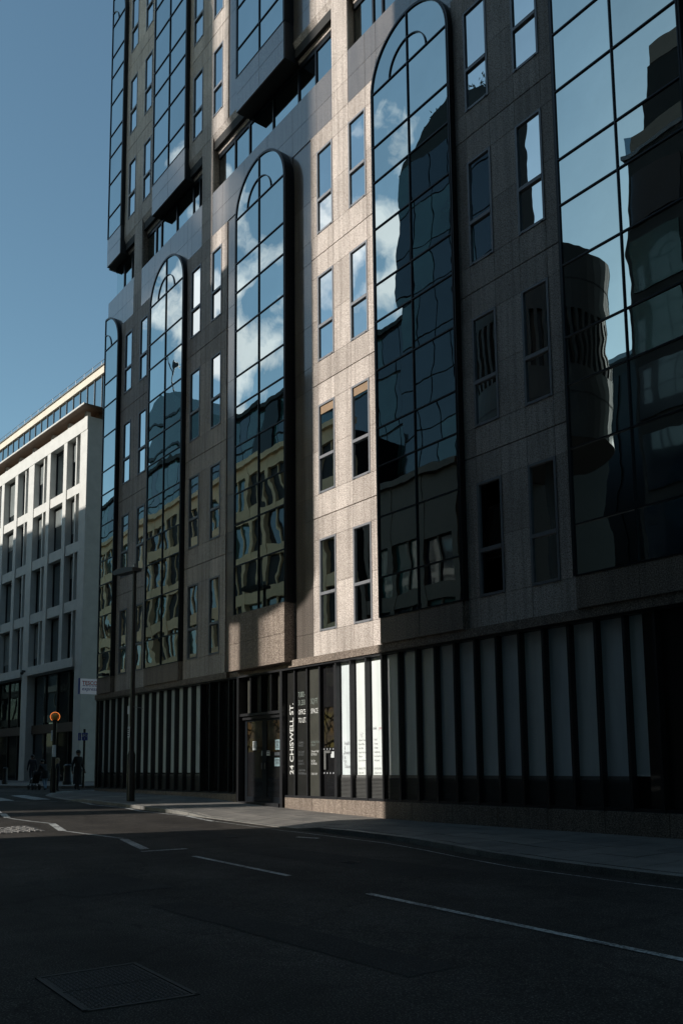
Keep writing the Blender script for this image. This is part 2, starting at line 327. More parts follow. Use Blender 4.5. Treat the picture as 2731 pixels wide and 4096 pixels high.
# ------------------------------------------------------------------ ground, road and pavement
GXZ = [(-400, -.60), (-60, -.68), (-40, -.70), (-25.5, -.74), (-18.7, -.78), (-17, -.85), (-15, -.925), (-12, -1.0), (-10, -1.01), (400, -1.01)]
def lerp(tab, x):
    if x <= tab[0][0]: return tab[0][1]
    for (a, p), (b, q) in zip(tab, tab[1:]):
        if x <= b: return p+(q-p)*(x-a)/(b-a)
    return tab[-1][1]
def gz(s): return lerp(GXZ, s)
KERB = .08
def structure(o): o['kind'] = 'structure'; return o
g = MB(); g.add([(-1500, -1500, -1.35), (1500, -1500, -1.35), (1500, 1500, -1.35), (-1500, 1500, -1.35)], [(0, 1, 2, 3)])
structure(g.build('ground', None, 'ground_fill'))
xs = [-300, -200, -120, -80, -60, -50, -45]+[-40+.5*i for i in range(100)]+[12, 20, 60, 200]
r = MB(); ys = [-.4, 1, 2.5, 4, 5.5, 7, 8.6, 9.8, 14, 60]
vs = [(x, y, gz(x)-KERB+.012*math.exp(-((y-4.6)/2.2)**2)) for x in xs for y in ys]; n = len(ys)
r.add(vs, [(i*n+j, (i+1)*n+j, (i+1)*n+j+1, i*n+j+1) for i in range(len(xs)-1) for j in range(n-1)], True)
road = structure(r.build('road', None, 'asphalt'))
def rz_(s, y): return gz(s)-KERB+.012*math.exp(-((y-4.6)/2.2)**2)
KLINE = [(30, 6.0), (8, 6.6), (-2, 6.85), (-4.6, 6.98), (-6.1, 7.12), (-7.1, 7.38), (-8, 7.66), (-9.1, 7.95), (-10, 8.05), (-11.1, 8.12), (-12.5, 8.12), (-14.7, 8.08), (-16.5, 7.92), (-17.5, 7.80), (-18.6, 7.62), (-20.3, 7.68), (-22, 7.9), (-23.5, 8.12), (-25, 8.45), (-26, 8.95), (-26.5, 9.6), (-26.6, 10.4), (-26.6, 60)]
def resample(line, step):
    out = [Vector(line[0])]; acc = 0
    for a, b in zip(line, line[1:]):
        a, b = Vector(a), Vector(b); L = (b-a).length; t = step-acc
        while t <= L: out.append(a+(b-a)*t/L); t += step
        acc = (acc+L) % step
    return out
def drop(s):  # how far the kerb is dropped at the crossover and at the crossing
    d = 0
    for a, b in ((-14.9, -12.0), (-25.6, -21.2)):
        if a-.7 < s < b+.7: d = max(d, min(1, (s-a+.7)/.7, (b+.7-s)/.7))
    return .058*d
kp = resample(KLINE, .6)
pav = MB()
BACK = 10.2
rows = [p for p in kp if p.y < 10.1]
def inner(p, w):      # pavement-side point
    i = min(range(len(kp)), key=lambda k: (kp[k]-p).length); a, b = kp[max(i-1, 0)], kp[min(i+1, len(kp)-1)]
    d = (b-a).normalized(); return p+Vector((-d.y, d.x))*-w
vs, fs = [], []
for p in rows:
    q = inner(p, .1)
    for k in range(8):
        f = k/7; y = q.y+(BACK-q.y)*f; dz = drop(p.x)*max(0, 1-(y-q.y)/.7)
        vs.append((q.x+(p.x-q.x)*f, y, gz(p.x)-dz-.010))
for i in range(len(rows)-1):
    for k in range(7): fs.append((i*8+k+1, i*8+k, (i+1)*8+k, (i+1)*8+k+1))
pav.add(vs, fs)
pav.add([(-26.55, 10.1, gz(-26)-.01), (-25.3, 10.1, gz(-25)-.01), (-25.3, 40, gz(-25)-.01), (-26.55, 40, gz(-26)-.01)], [(0, 1, 2, 3)])
pavement = structure(pav.build('pavement', None, 'kerb_granite'))
def quadblock(name, parent, m, c4, zt, zb):      # block with four top corners (s,y)
    mb = MB(); vs = [(p[0], p[1], z) for p, z in zip(c4, zt)]+[(p[0], p[1], z) for p, z in zip(c4, zb)]
    mb.add(vs, [(0, 1, 2, 3), (7, 6, 5, 4), (4, 5, 1, 0), (5, 6, 2, 1), (6, 7, 3, 2), (7, 4, 0, 3)])
    c = Vector((sum(p[0] for p in c4)/4, sum(p[1] for p in c4)/4, sum(zt)/4)); return mb.build(name, parent, m, c)
for i in range(len(kp)-1):
    a, b = kp[i], kp[i+1]
    if a.x > 2 or b.y > 14: continue
    d = (b-a)*.008; a, b = a+d, b-d
    qa, qb = inner(a, .11), inner(b, .11); j = random.uniform(-.002, .002)
    za, zb = gz(a.x)-drop(a.x)+j, gz(b.x)-drop(b.x)+j
    quadblock('kerb_stone', pavement, 'kerb_granite', [b, a, qa, qb], [zb-.008, za-.008, za, zb], [zb-.2, za-.2, za-.2, zb-.2])
# paving slabs in three bonded courses
for c in range(4):
    s0 = 1.0+(.21 if c % 2 else 0)
    while s0 > -26:
        w = random.choice((.40, .46, .52)); s1 = s0-w
        ky0, ky1 = [min((k for k in kp if k.y < 10), key=lambda k: abs(k.x-x)).y+.13 for x in (s0, s1)]
        def yy(x, k, f): return k+(10.08-k)*f
        f0, f1 = c/4, (c+1)/4; e = .006
        if s1 > -25.2 or ky1 < 9.5:
            P = [(s1+e, yy(s1, ky1, f0)+e), (s0-e, yy(s0, ky0, f0)+e), (s0-e, yy(s0, ky0, f1)-e), (s1+e, yy(s1, ky1, f1)-e)]
            j = random.uniform(-.0015, .0015)
            def zt(p, k): return gz(p[0])-drop(p[0])*max(0, 1-(p[1]-k)/.7)+j
            Zt = [zt(P[0], ky1), zt(P[1], ky0), zt(P[2], ky0), zt(P[3], ky1)]
            quadblock('paving_slab', pavement, 'paving', P, Zt, [z-.04 for z in Zt])
        s0 = s1
# pavement on the camera's side and across the junction
p2 = MB(); vs = [(x, y, gz(x)+.0) for x in xs for y in (-3.2, -.4)]
p2.add(vs, [(i*2, i*2+2, i*2+3, i*2+1) for i in range(len(xs)-1)]); p2.add([(x, -.4, gz(x)+d) for x in xs for d in (0, -.12)], [(i*2, i*2+2, i*2+3, i*2+1)[::-1] for i in range(len(xs)-1)])
structure(p2.build('pavement_near', None, 'paving'))
p3 = MB(); L3 = [(-90, 9.6), (-36, 10.1), (-33, 10.6), (-31, 11.5), (-30.2, 12.6), (-30, 14), (-30, 40)]
p3.hprism([(a, b) for a, b in L3]+[(-40, 40), (-90, 40)], -.9, gz(-36)+.0)
pavement_far = structure(p3.build('pavement_far', None, 'paving'))
k3 = resample(L3, .7)
for a, b in zip(k3, k3[1:]):
    if a.x < -52 or a.y > 17: continue
    d = (b-a).normalized()*.006; nrm = Vector((d.y, -d.x)).normalized()*.1; zt = gz(-36)+.006
    quadblock('kerb_stone', pavement_far, 'kerb_granite', [a+d+nrm, b-d+nrm, b-d, a+d], [zt]*4, [zt-.25]*4)
# road markings, each a thin worn sheet of paint
def mark(pts, w, name='road_marking'):
    for a, b in zip(pts, pts[1:]):
        a, b = Vector(a), Vector(b); d = (b-a).normalized(); nn = Vector((-d.y, d.x))*w/2; m = MB(); k = max(1, int((b-a).length/.5))
        vs = []
        for i in range(k+1):
            p = a+(b-a)*i/k
            for q in (p-nn, p+nn): vs.append((q.x, q.y, rz_(q.x, q.y)+.0035))
        m.add(vs, [(i*2, i*2+2, i*2+3, i*2+1) for i in range(k)]); m.build(name, road, 'road_paint', ((a.x+b.x)/2, (a.y+b.y)/2, gz(a.x)))
mark([(-18.9, 5.35), (-17.65, 5.13)], .06); mark([(-17.55, 5.13), (-16.62, 4.95)], .12); mark([(-16.55, 4.95), (-15.85, 5.09), (-15.25, 5.27)], .06)
mark([(-15.22, 5.28), (-13.85, 4.98)], .12); mark([(-13.80, 5.0), (-12.22, 5.29)], .06); mark([(-12.15, 5.26), (-10.60, 4.88)], .12)
mark([(-10.36, 4.72), (-10.28, 5.32)], .10)
mark([(-9.40, 4.95), (-7.10, 4.76)], .065); mark([(-5.70, 4.60), (-2.60, 4.34)], .065); mark([(-1.2, 4.2), (1.4, 4.0)], .065)
mark([(-20.95, 7.57), (-20.66, 7.78)], .05); mark([(-20.66, 7.80), (-18.87, 7.43)], .10); mark([(-18.85, 7.42), (-17.65, 7.68)], .05); mark([(-17.62, 7.68), (-16.8, 7.64)], .09)
mark([(-16.78, 7.65), (-15.42, 7.93)], .05); mark([(-15.4, 7.95), (-14.1, 7.80)], .09); mark([(-14.05, 7.82), (-12.6, 7.86), (-11.3, 7.84), (-10.1, 7.75), (-9.1, 7.66), (-8, 7.38), (-7.1, 7.1), (-6.1, 6.84), (-4.6, 6.7), (-2, 6.57)], .028)
mark([(-10.75, 7.35), (-10.35, 7.45)], .10)
mark([(-22.12, 6.63), (-21.71, 6.95)], .05); mark([(-21.44, 7.16), (-21.08, 7.42)], .05); mark([(-22.9, 6.0), (-22.45, 6.35)], .05)
for i in range(7):
    y = 7.75-.82*i; mark([(-25.7-.06*i, y+.17-.05*i), (-22.3-.1*i, y-.27-.05*i)], .40)
# tar repairs and small service covers
for a, b, c, d in ((-9.6, -6.2, 5.6, 6.3), (-6.4, -3.4, 3.0, 3.35), (-13.2, -11.2, 6.3, 6.9), (-8.5, -7.2, 2.7, 3.6)):
    m = MB(); n_ = 8; vs = []
    for i in range(n_+1):
        x = a+(b-a)*i/n_
        for y in (c+random.uniform(-.012, .012), d+random.uniform(-.012, .012)): vs.append((x, y, rz_(x, y)+.0022))
    m.add(vs, [(i*2, i*2+2, i*2+3, i*2+1) for i in range(n_)]); m.build('tar_repair', road, 'asphalt_patch', ((a+b)/2, (c+d)/2, gz(a)))
for x, y in ((-7.6, 5.9), (-11.4, 6.6)):
    m = MB(); m.box(x-.10, x+.10, y-.07, y+.07, rz_(x, y)-.02, rz_(x, y)+.006); [m.box(x-.08, x+.08, y-.055+.03*i, y-.045+.03*i, rz_(x, y)+.006, rz_(x, y)+.009) for i in range(4)]; m.build('service_cover', road, 'cast_iron', (x, y, gz(x)))
# granite setts patch at the foot of the raised table
sm = MB(); random.seed(3)
for i in range(11):
    for j in range(8):
        s0 = -15.0+i*.088+.02*(j % 2); y0 = 4.08+j*.088; h = .006+random.uniform(0, .010); z0 = rz_(s0, y0)
        sm.add([(s0, y0, z0-.02), (s0+.076, y0, z0-.02), (s0+.076, y0+.076, z0-.02), (s0, y0+.076, z0-.02), (s0+.008, y0+.008, z0+h), (s0+.068, y0+.008, z0+h+random.uniform(-.004, .004)), (s0+.068, y0+.068, z0+h), (s0+.008, y0+.068, z0+h)],
               [(4, 5, 6, 7), (0, 1, 5, 4), (1, 2, 6, 5), (2, 3, 7, 6), (3, 0, 4, 7)])
o = sm.build('granite_setts', road, 'setts'); o['kind'] = 'stuff'
# inspection cover near the camera
mc = thing('inspection_cover', 'large rectangular cast iron cover with raised studs in the near carriageway', 'manhole cover', (-4.25, 1.8, rz_(-4.2, 1.8)))
zc = rz_(-4.2, 1.8)
C4 = [(-4.68, 1.56), (-3.90, 1.52), (-3.82, 2.05), (-4.66, 2.10)]
def lp(u, v):
    a = Vector(C4[0])+(Vector(C4[1])-Vector(C4[0]))*u; b = Vector(C4[3])+(Vector(C4[2])-Vector(C4[3]))*u; return a+(b-a)*v
fr = MB()
for a, b in ((0, 1), (1, 2), (2, 3), (3, 0)):
    a, b = Vector(C4[a]), Vector(C4[b]); d = (b-a).normalized(); nn = Vector((-d.y, d.x))*.022
    fr.hprism([(p.x, p.y) for p in (a, b, b+nn, a+nn)], zc-.03, zc+.006)
fr.build('frame', mc, 'cast_iron')
for half in (0, 1):
    pl = MB(); u0, u1 = (.04+.47*half, .49+.47*half)
    pl.hprism([tuple(lp(u, v)) for u, v in ((u0, .05), (u1, .05), (u1, .95), (u0, .95))], zc-.03, zc+.003)
    for i in range(14):
        for j in range(20):
            p = lp(u0+(u1-u0)*(i+.5)/14, .07+.86*(j+.5)/20); w, h = (.011, .004) if (i+j) % 2 else (.004, .011)
            pl.hprism([(p.x-w, p.y-h), (p.x+w, p.y-h), (p.x+w, p.y+h), (p.x-w, p.y+h)], zc+.003, zc+.0055)
    pl.build('plate', mc, 'cast_iron')
# ------------------------------------------------------------------ main office building
YP = 10.12                    # face of the granite piers
HF = 2.857                    # storey height
ZS, RT, RS, RM = 13.05, 1.138, .7436, .9697
B = thing('office_building', 'brown granite office building with tall arched mirror glass bays', 'building', (-14, 10.6, -1.0))
# bays: left, right, front plane, kind
BAYS = {'A': (-25.30, -24.27, 10.0, 'half'), 'B': (-21.99, -19.94, 10.0, ''), 'C': (-16.98, -14.88, 9.89, 'entrance'), 'D': (-11.93, -9.83, 10.0, ''), 'E': (-7.57, -5.49, 10.0, '')}
GAPS = [(-24.27, -21.99, [(-23.98, -23.45), (-22.90, -22.37)], None, None), (-19.94, -16.98, [(-19.69, -19.14), (-18.57, -18.05)], None, -17.78),
        (-14.88, -11.93, [(-13.95, -13.39), (-12.84, -12.28)], -14.175, None), (-9.83, -7.57, [(-9.54, -9.0), (-8.46, -7.92)], None, None), (-5.49, -2.4, [(-5.2, -4.66), (-3.6, -3.06)], None, None)]
SEND = -2.4
wall = MB(); wall.box(-25.3, SEND, 10.17, 10.28, 2.0, 14.73); wall.box(-25.3, SEND, 10.45, 30, -1.3, 26.6); wall.box(-24, SEND, 11.6, 30, 26.6, 44); wall.box(-25.3, SEND, 10.17, 10.45, 16.0, 26.5); wall.box(-25.3, SEND, 10.28, 10.45, -1.2, 2.05)  # setback storeys on top are unseen, added to cut skylight on the road
wall.box(-25.3, SEND, 10.30, 10.45, 2.0, 14.6)
wall.build('wall', B, 'dark_wall')
panels = []                   # (s0,s1,z0,z1,yfront,mat)
JT = .0025
def panel(s0, s1, z0, z1, y=YP, m='granite_flamed', t=.05): panels.append((s0+JT, s1-JT, z0+JT, z1-JT, y, m, t))
def frame_window(s0, s1, z0, zt, z1, deep=.0):
    m = MB(); y0, y1 = YP-.012, YP+.045; w = .040
    m.box(s0, s0+w, y0, y1, z0, z1); m.box(s1-w, s1, y0, y1, z0, z1); m.box(s0+w, s1-w, y0, y1, z0, z0+w*1.1); m.box(s0+w, s1-w, y0, y1, z1-w, z1); m.box(s0+w, s1-w, y0-.006, y1, zt-.030, zt+.030)
    m.box(s0+.05, s0+.09, y0-.012, y0, z0+.004, z0+.018); m.box(s1-.09, s1-.05, y0-.012, y0, z0+.004, z0+.018)
    f = m.build('window', B, 'window_frame', ((s0+s1)/2, YP, z0))
    for a, b in ((z0+w*1.1, zt-.03), (zt+.03, z1-w)):
        box('pane', f, 'window_glass', s0+w, s1-w, YP+.018+random.uniform(0, .004), YP+.04, a, b)
    if abs(z0-5.482) < .1 and -14.2 < s0 < -12: box('blind', f, 'blind', s0+w+.02, s1-w-.02, YP+.012, YP+.016, z1-w-.17, z1-w-.01)
for (a, b, ws, st0, st1) in GAPS:
    e0, e1 = (st0 or a), (st1 or b)
    (w0, w1), (w2, w3) = ws
    cols = [(e0, w0), (w0, w1), (w1, w2), (w2, w3), (w3, e1)]
    for k in range(4):
        o = HF*k; wb, wm, wt, jt = 2.625+o, 3.56+o, 4.53+o, 4.993+o; zb = 2.13 if k == 0 else 4.993+HF*(k-1)
        for i, (c0, c1) in enumerate(cols):
            panel(c0, c1, zb+.007, wb); panel(c0, c1, wt, jt-.007)
            if i % 2 == 0: panel(c0, c1, wb, wm); panel(c0, c1, wm, wt)
        for (x0, x1) in ws: frame_window(x0, x1, wb, 3.39+o, wt)
    # polished strips beside the entrance bay
    for (x0, x1) in ((a, st0), (st1, b)):
        if x0 is None or x1 is None: continue
        zs_ = [2.13]
        for k in range(4): zs_ += [2.625+HF*k, 3.56+HF*k, 4.993+HF*k]
        for z0, z1 in zip(zs_, zs_[1:]): panel(x0, x1, z0, z1, YP+.02, 'granite_polished')
    # parapet zone
    for i, (c0, c1) in enumerate([(a, w0)]+cols[1:4]+[(w3, b)]):
        fl = i == 2
        for z0, z1 in ((13.56, 14.12), (14.12, 14.755)): panel(c0, c1, z0, z1, YP+(0 if fl else .004), 'granite_flamed' if fl else 'granite_polished')
    # upper storeys
    for k in range(3):
        o = HF*k; wb, wm, wt, jt = 16.89+o, 17.83+o, 18.79+o, 19.29+o; zb = 16.38 if k == 0 else 19.29+HF*(k-1)
        for i, (c0, c1) in enumerate(cols):
            panel(c0, c1, zb+.007, wb); panel(c0, c1, wt, jt-.007)
            if i % 2 == 0: panel(c0, c1, wb, wm); panel(c0, c1, wm, wt)
        for (x0, x1) in ws: frame_window(x0, x1, wb, 17.66+o, wt)
        for (x0, x1) in ((a, st0), (st1, b)):
            if x0 is None or x1 is None: continue
            for z0, z1 in ((zb, wb), (wb, wm), (wm, jt)): panel(x0, x1, z0, z1, YP+.02, 'granite_polished')
    for i, (c0, c1) in enumerate(cols): panel(c0, c1, 19.29+2*HF, 26.5)
    # column standing through the recessed storey
    panel(w1, w2, 14.755, 16.38, YP, 'granite_flamed')
    m = MB(); m.box(w1+.002, w2-.002, YP+.045, 10.46, 14.70, 16.38); m.build('column', B, 'granite_plinth', ((w1+w2)/2, 10.3, 14.7))
    # sloping underside of the upper piers
    for (c0, c1) in ((a, w0), (w0, w1), (w2, w3), (w3, b)):
        m = MB(); m.add([(c0+.002, YP, 16.38), (c1-.002, YP, 16.38), (c1-.002, YP+.165, 15.92), (c0+.002, YP+.165, 15.92), (c0+.002, YP+.33, 16.38), (c1-.002, YP+.33, 16.38), (c0+.002, YP+.33, 15.92), (c1-.002, YP+.33, 15.92)],
                        [(0, 3, 2, 1), (3, 6, 7, 2), (0, 4, 6, 3), (1, 2, 7, 5), (0, 1, 5, 4)])
        m.build('sloping_soffit', B, 'granite_flamed', ((c0+c1)/2, YP, 16.0))
# spandrel faces behind the arched bay heads
for k, (s0, s1, yf, kind) in BAYS.items():
    mid = (s0+s1)/2
    parts = [(s0, mid), (mid, s1)] if kind != 'half' else [(s0, s1)]
    for (x0, x1) in [(a-(.1 if kind == 'half' else 0), b) for a, b in parts]:
        for z0, z1 in ((12.6, 13.56), (13.56, 14.12), (14.12, 14.755)): panel(x0, x1, z0, z1, YP+.004, 'granite_polished')
    for (x0, x1) in parts: panel(x0, x1, 24.2, 26.5, YP+.004, 'granite_polished')
# recessed window band
rg = [(-25.25, -23.45), (-22.90, -19.14), (-18.57, -13.39), (-12.84, -9.0), (-8.46, -4.66), (-3.6, SEND)]
mull = {0: [-24.6, -24.0], 1: [-22.3, -21.95, -20.96, -19.97, -19.6], 2: [-17.72, -17.02, -15.95, -14.88, -14.2], 3: [-12.2, -11.9, -10.88, -9.85, -9.4], 4: [-7.95, -7.6, -6.5, -5.45, -5.1], 5: []}
bm_ = MB(); bm_.box(-25.25, SEND, 10.14, 10.46, 14.66, 14.745); bm_.build('sill', B, 'granite_polished')
for i, (x0, x1) in enumerate(rg):
    cuts = [x0]+mull[i]+[x1]; fm = MB()
    for c in mull[i]: fm.box(c-.022, c+.022, 10.29, 10.37, 14.745, 15.90)
    fm.box(x0, x1, 10.30, 10.37, 14.745, 14.785); fm.box(x0, x1, 10.295, 10.37, 15.80, 15.915)
    f = fm.build('recessed_window', B, 'frame_metal', ((x0+x1)/2, 10.4, 14.75))
    for c0, c1 in zip(cuts, cuts[1:]): box('pane', f, 'mirror_glass', c0+.01, c1-.01, 10.32+random.uniform(0, .004), 10.35, 14.78, 15.81)
# panels: the largest in view as single pieces, the rest joined
def area(p):
    s0, s1, z0, z1, y, m, t = p; ps = []
    for a, b in ((s0, z0), (s1, z0), (s1, z1), (s0, z1)):
        v = Vector((a, y, b)); d = v.dot(F); ps.append((CX+FPX*v.dot(R1)/d, CY-FPX*v.dot(U1)/d))
    ar = abs(sum(ps[i][0]*ps[(i+1) % 4][1]-ps[(i+1) % 4][0]*ps[i][1] for i in range(4)))/2
    x, yy = sum(q[0] for q in ps)/4, sum(q[1] for q in ps)/4
    return ar if -60 < x < 2800 and -60 < yy < 4150 else ar*.01
panels.sort(key=area, reverse=True)
rest = {}
for i, p in enumerate(panels):
    s0, s1, z0, z1, y, m, t = p
    if i < 285: box('granite_panel', B, m, s0, s1, y, y+t, z0, z1, .002)
    else: rest.setdefault(m, MB()).box(s0, s1, y, y+t, z0, z1)
for m, mb in rest.items(): o = mb.build('granite_cladding', B, m); o['kind'] = 'stuff'
# ---- bays
def bay(s0, s1, yf, zrows, zsp, zbot, half=False, top=True, yb=None):
    """frame, casing and panes of one projecting bay; zrows run from the springing down to the foot of the glass"""
    yb = yb or YP+.03; w = .020; ctr = s0 if half else (s0+s1)/2; rad = (s1-s0) if half else (s1-s0)/2
    fr, cs = MB(), MB()
    y0, y1 = yf-.012, yf+.05
    a0, a1 = 0, (math.pi/2 if half else math.pi)
    # casing: dark return wrapped round the bay
    cs.box(s1, s1+.035, yf-.004, yb, zbot, zsp); 
    if not half: cs.box(s0-.035, s0, yf-.004, yb, zbot, zsp)
    cs.ring(ctr, zsp, rad, rad+.035, yf-.004, yb, a0, a1, 28)
    cs.box(s0, s1, yf+.06, yb, zbot, zsp)
    cs.ring(ctr, zsp, .001, rad, yf+.06, yb, a0, a1, 20)
    # frame
    fr.ring(ctr, zsp, rad-w, rad-.001, y0, y1, a0, a1, 28); fr.ring(ctr, zsp, rad*.49-w*.5, rad*.49+w*.5, y0, y1, a0, a1, 20)
    fr.box(s1-w, s1-.001, y0, y1, zbot, zsp)
    fr.box(s0+.001, s0+w, y0, y1, zbot, zsp+(rad if half else 0))
    if not half: fr.box(ctr-w*.5, ctr+w*.5, y0-.003, y1, zbot, zsp+rad-.01)
    hz = [zsp]+zrows
    for z in hz: fr.box(s0+w*.5, s1-w*.5, y0+.002, y1, z-w*.55, z+w*.55)
    f = fr.build('bay_frame', B, 'frame_metal', ((s0+s1)/2, yf, zbot)); c = cs.build('bay_casing', B, 'casing_metal', ((s0+s1)/2, yf, zbot))
    cols = [(s0, s1)] if half else [(s0, ctr), (ctr, s1)]
    for za, zb in zip(hz[1:], hz):
        for x0, x1 in cols: box('pane', f, 'mirror_glass', x0+w*.4, x1-w*.4, yf+.012, yf+.035, za+w*.4, zb-w*.4)
    # arch head lights
    N = 14
    quads = [(0, math.pi/2)] if half else [(0, math.pi/2), (math.pi/2, math.pi)]
    for q0, q1 in quads:
        for ra, rb in ((0, rad*.49-w*.4), (rad*.49+w*.4, rad-w*.5)):
            an = [q0+(q1-q0)*i/N for i in range(N+1)]
            out = [(ctr+rb*math.cos(a), zsp+rb*math.sin(a)) for a in an]
            inn = [(ctr+ra*math.cos(a), zsp+ra*math.sin(a)) for a in reversed(an)] if ra else [(ctr, zsp)]
            m = MB(); m.prism(out+inn, yf+.012, yf+.035); cxy = (sum(p[0] for p in out)/len(out), yf, sum(p[1] for p in out)/len(out)); m.build('pane', f, 'mirror_glass', cxy)
    return f
for k, (s0, s1, yf, kind) in BAYS.items():
    rows, z = [], ZS
    for d in [RT, RS, RM]*3+[RT]+([] if kind == 'entrance' else [RS]): z -= d; rows.append(z)
    bay(s0, s1, yf, rows, ZS, rows[-1], kind == 'half')
    zb = rows[-1]
    if kind == 'entrance':     # granite box over the entrance
        for x0, x1 in ((-17.167, -16.0), (-16.0, -14.865)):
            for z0, z1 in ((2.085, 2.70), (2.70, 3.36)): box('granite_panel', B, 'granite_plinth', x0+.003, x1-.003, 9.865, 9.90, z0+.003, z1-.003, .003)
        m = MB(); m.box(-17.16, -14.87, 9.90, 10.2, 2.09, 3.355); m.build('entrance_canopy', B, 'granite_plinth', (-16, 10, 2.1))
    else:
        mid = (s0+s1)/2
        for x0, x1 in ([(s0, s1)] if kind == 'half' else [(s0, mid), (mid, s1)]): box('granite_panel', B, 'granite_plinth', x0+.003, x1-.003, yf, yf+.04, 2.135, zb-.012, .003)
        m = MB(); m.box(s0, s1+.03, yf+.04, 10.2, 2.13, zb-.002); m.build('bay_base', B, 'granite_plinth', ((s0+s1)/2, 10, 2.2))
    # upper bay, hanging over the recessed storey
    ub = [16.85]
    for d in [RS, RT, RM, RS, RT, RM, RS, RT]: ub.append(ub[-1]+d)
    ub = ub[::-1]; zsp = ub[0]
    bay(s0, s1, yf, ub[1:], zsp, 16.85, kind == 'half')
    mid = (s0+s1)/2
    for x0, x1 in ([(s0, s1)] if kind == 'half' else [(s0, mid), (mid, s1)]):
        for z0, z1 in ((15.90, 16.38), (16.38, 16.84)): box('granite_panel', B, 'granite_polished', x0+.003, x1-.003, yf, yf+.04, z0+.003, z1-.003, .003)
    m = MB(); m.box(s0, s1, yf+.04, 10.46, 15.905, 16.84); m.box(s1, s1+.03, yf+.01, 10.3, 15.905, 16.85); m.build('bay_soffit', B, 'soffit', ((s0+s1)/2, 10.2, 15.9))
# return wall round the far corner and roof
m = MB(); m.box(-25.395, -25.31, 10.175, 30, -1.2, 14.75); m.box(-25.395, -25.31, 10.1, 30, 15.9, 26.5); m.build('side_wall', B, 'granite_polished', (-25.3, 11, 2))
m = MB(); m.box(-25.3, SEND, 10.1, 11.5, 26.5, 26.6); m.build('roof', B, 'dark_wall', (-14, 11, 26.5))
# ---- ground storey
fa = MB(); fa.box(-25.5, -17.55, 10.03, 10.17, 1.985, 2.13); fa.box(-14.97, SEND, 10.03, 10.17, 1.985, 2.13); fa.box(-17.55, -14.97, 10.12, 10.2, 1.985, 2.10)
fa.build('ledge', B, 'granite_plinth', (-14, 10.1, 2))
tr = MB(); tr.box(-25.5, SEND, 10.06, 10.24, 1.945, 1.985); tr.build('head_rail', B, 'fin_metal', (-14, 10.1, 1.95))
YG = 10.20
def plinth(s0, s1, z1=-.70):
    n = max(1, round((s1-s0)/.95))
    for i in range(n):
        a, b = s0+(s1-s0)*i/n, s0+(s1-s0)*(i+1)/n; box('plinth_stone', B, 'granite_plinth', a+.003, b-.003, 10.085, 10.26, -1.2, z1-.002, .004)
plinth(-15.2, SEND); plinth(-25.5, -17.09, -.672)
def fin(s, z0=-.70): box('glazing_fin', B, 'fin_metal', s-.022, s+.022, 10.08, 10.24, z0, 1.945)
def louvre(s0, s1):
    m = MB(); m.box(s0, s1, YG-.02, YG+.02, -.285, -.232); m.box(s0, s1, YG+.03, YG+.05, -.655, -.28)
    n = 15
    for i in range(n):
        z = -.65+.37*i/n; m.add([(s0+.01, YG-.035, z), (s1-.01, YG-.035, z), (s1-.01, YG+.02, z+.017), (s0+.01, YG+.02, z+.017), (s0+.01, YG-.035, z+.006), (s1-.01, YG-.035, z+.006), (s1-.01, YG+.02, z+.023), (s0+.01, YG+.02, z+.023)],
                                [(0, 3, 2, 1), (4, 5, 6, 7), (0, 1, 5, 4), (1, 2, 6, 5), (2, 3, 7, 6), (3, 0, 4, 7)])
    m.build('louvre', B, 'louvre_metal', ((s0+s1)/2, YG, -.65))
brl = MB(); brl.box(-15.2, SEND, 10.09, 10.24, -.70, -.655); brl.box(-25.5, -17.09, 10.09, 10.24, -.672, -.63); brl.build('bottom_rail', B, 'fin_metal', (-14, 10.2, -.7))
films = []
for k in range(24):
    s = -13.41+.4665*k
    if s > SEND: break
    fin(s)
    if k == 14: box('film_window', B, 'white_film', s+.022, s+.23, YG, YG+.02, -.232, 1.945); box('blank_panel', B, 'black_panel', s+.23, s+.4445, YG-.01, YG+.02, -.655, 1.945)
    elif k > 14: box('blank_panel', B, 'black_panel', s+.022, min(s+.4445, SEND), YG, YG+.02, -.655, 1.945)
    elif s+.4665 < SEND+.3:
        p = box('film_window', B, 'white_film', s+.022, min(s+.4445, SEND), YG, YG+.02, -.232, 1.945); films.append(p); louvre(s+.022, min(s+.4445, SEND))
for k in range(18):
    s = -25.25+.4545*k; fin(s, -.67)
    if k < 14:
        box('film_window', B, 'white_film', s+.022, s+.4325, YG, YG+.02, -.2, 1.945); louvre(s+.022, s+.4325)
    elif k < 17: box('dark_window', B, 'door_glass', s+.022, s+.4325, YG, YG+.02, -.63, 1.945)
box('dark_window', B, 'door_glass', -17.50, -17.10, YG, YG+.02, -.63, 1.945); fin(-17.3, -.67)
box('glazing_fin', B, 'fin_metal', -25.5, -25.42, 10.08, 10.24, -.67, 1.945)
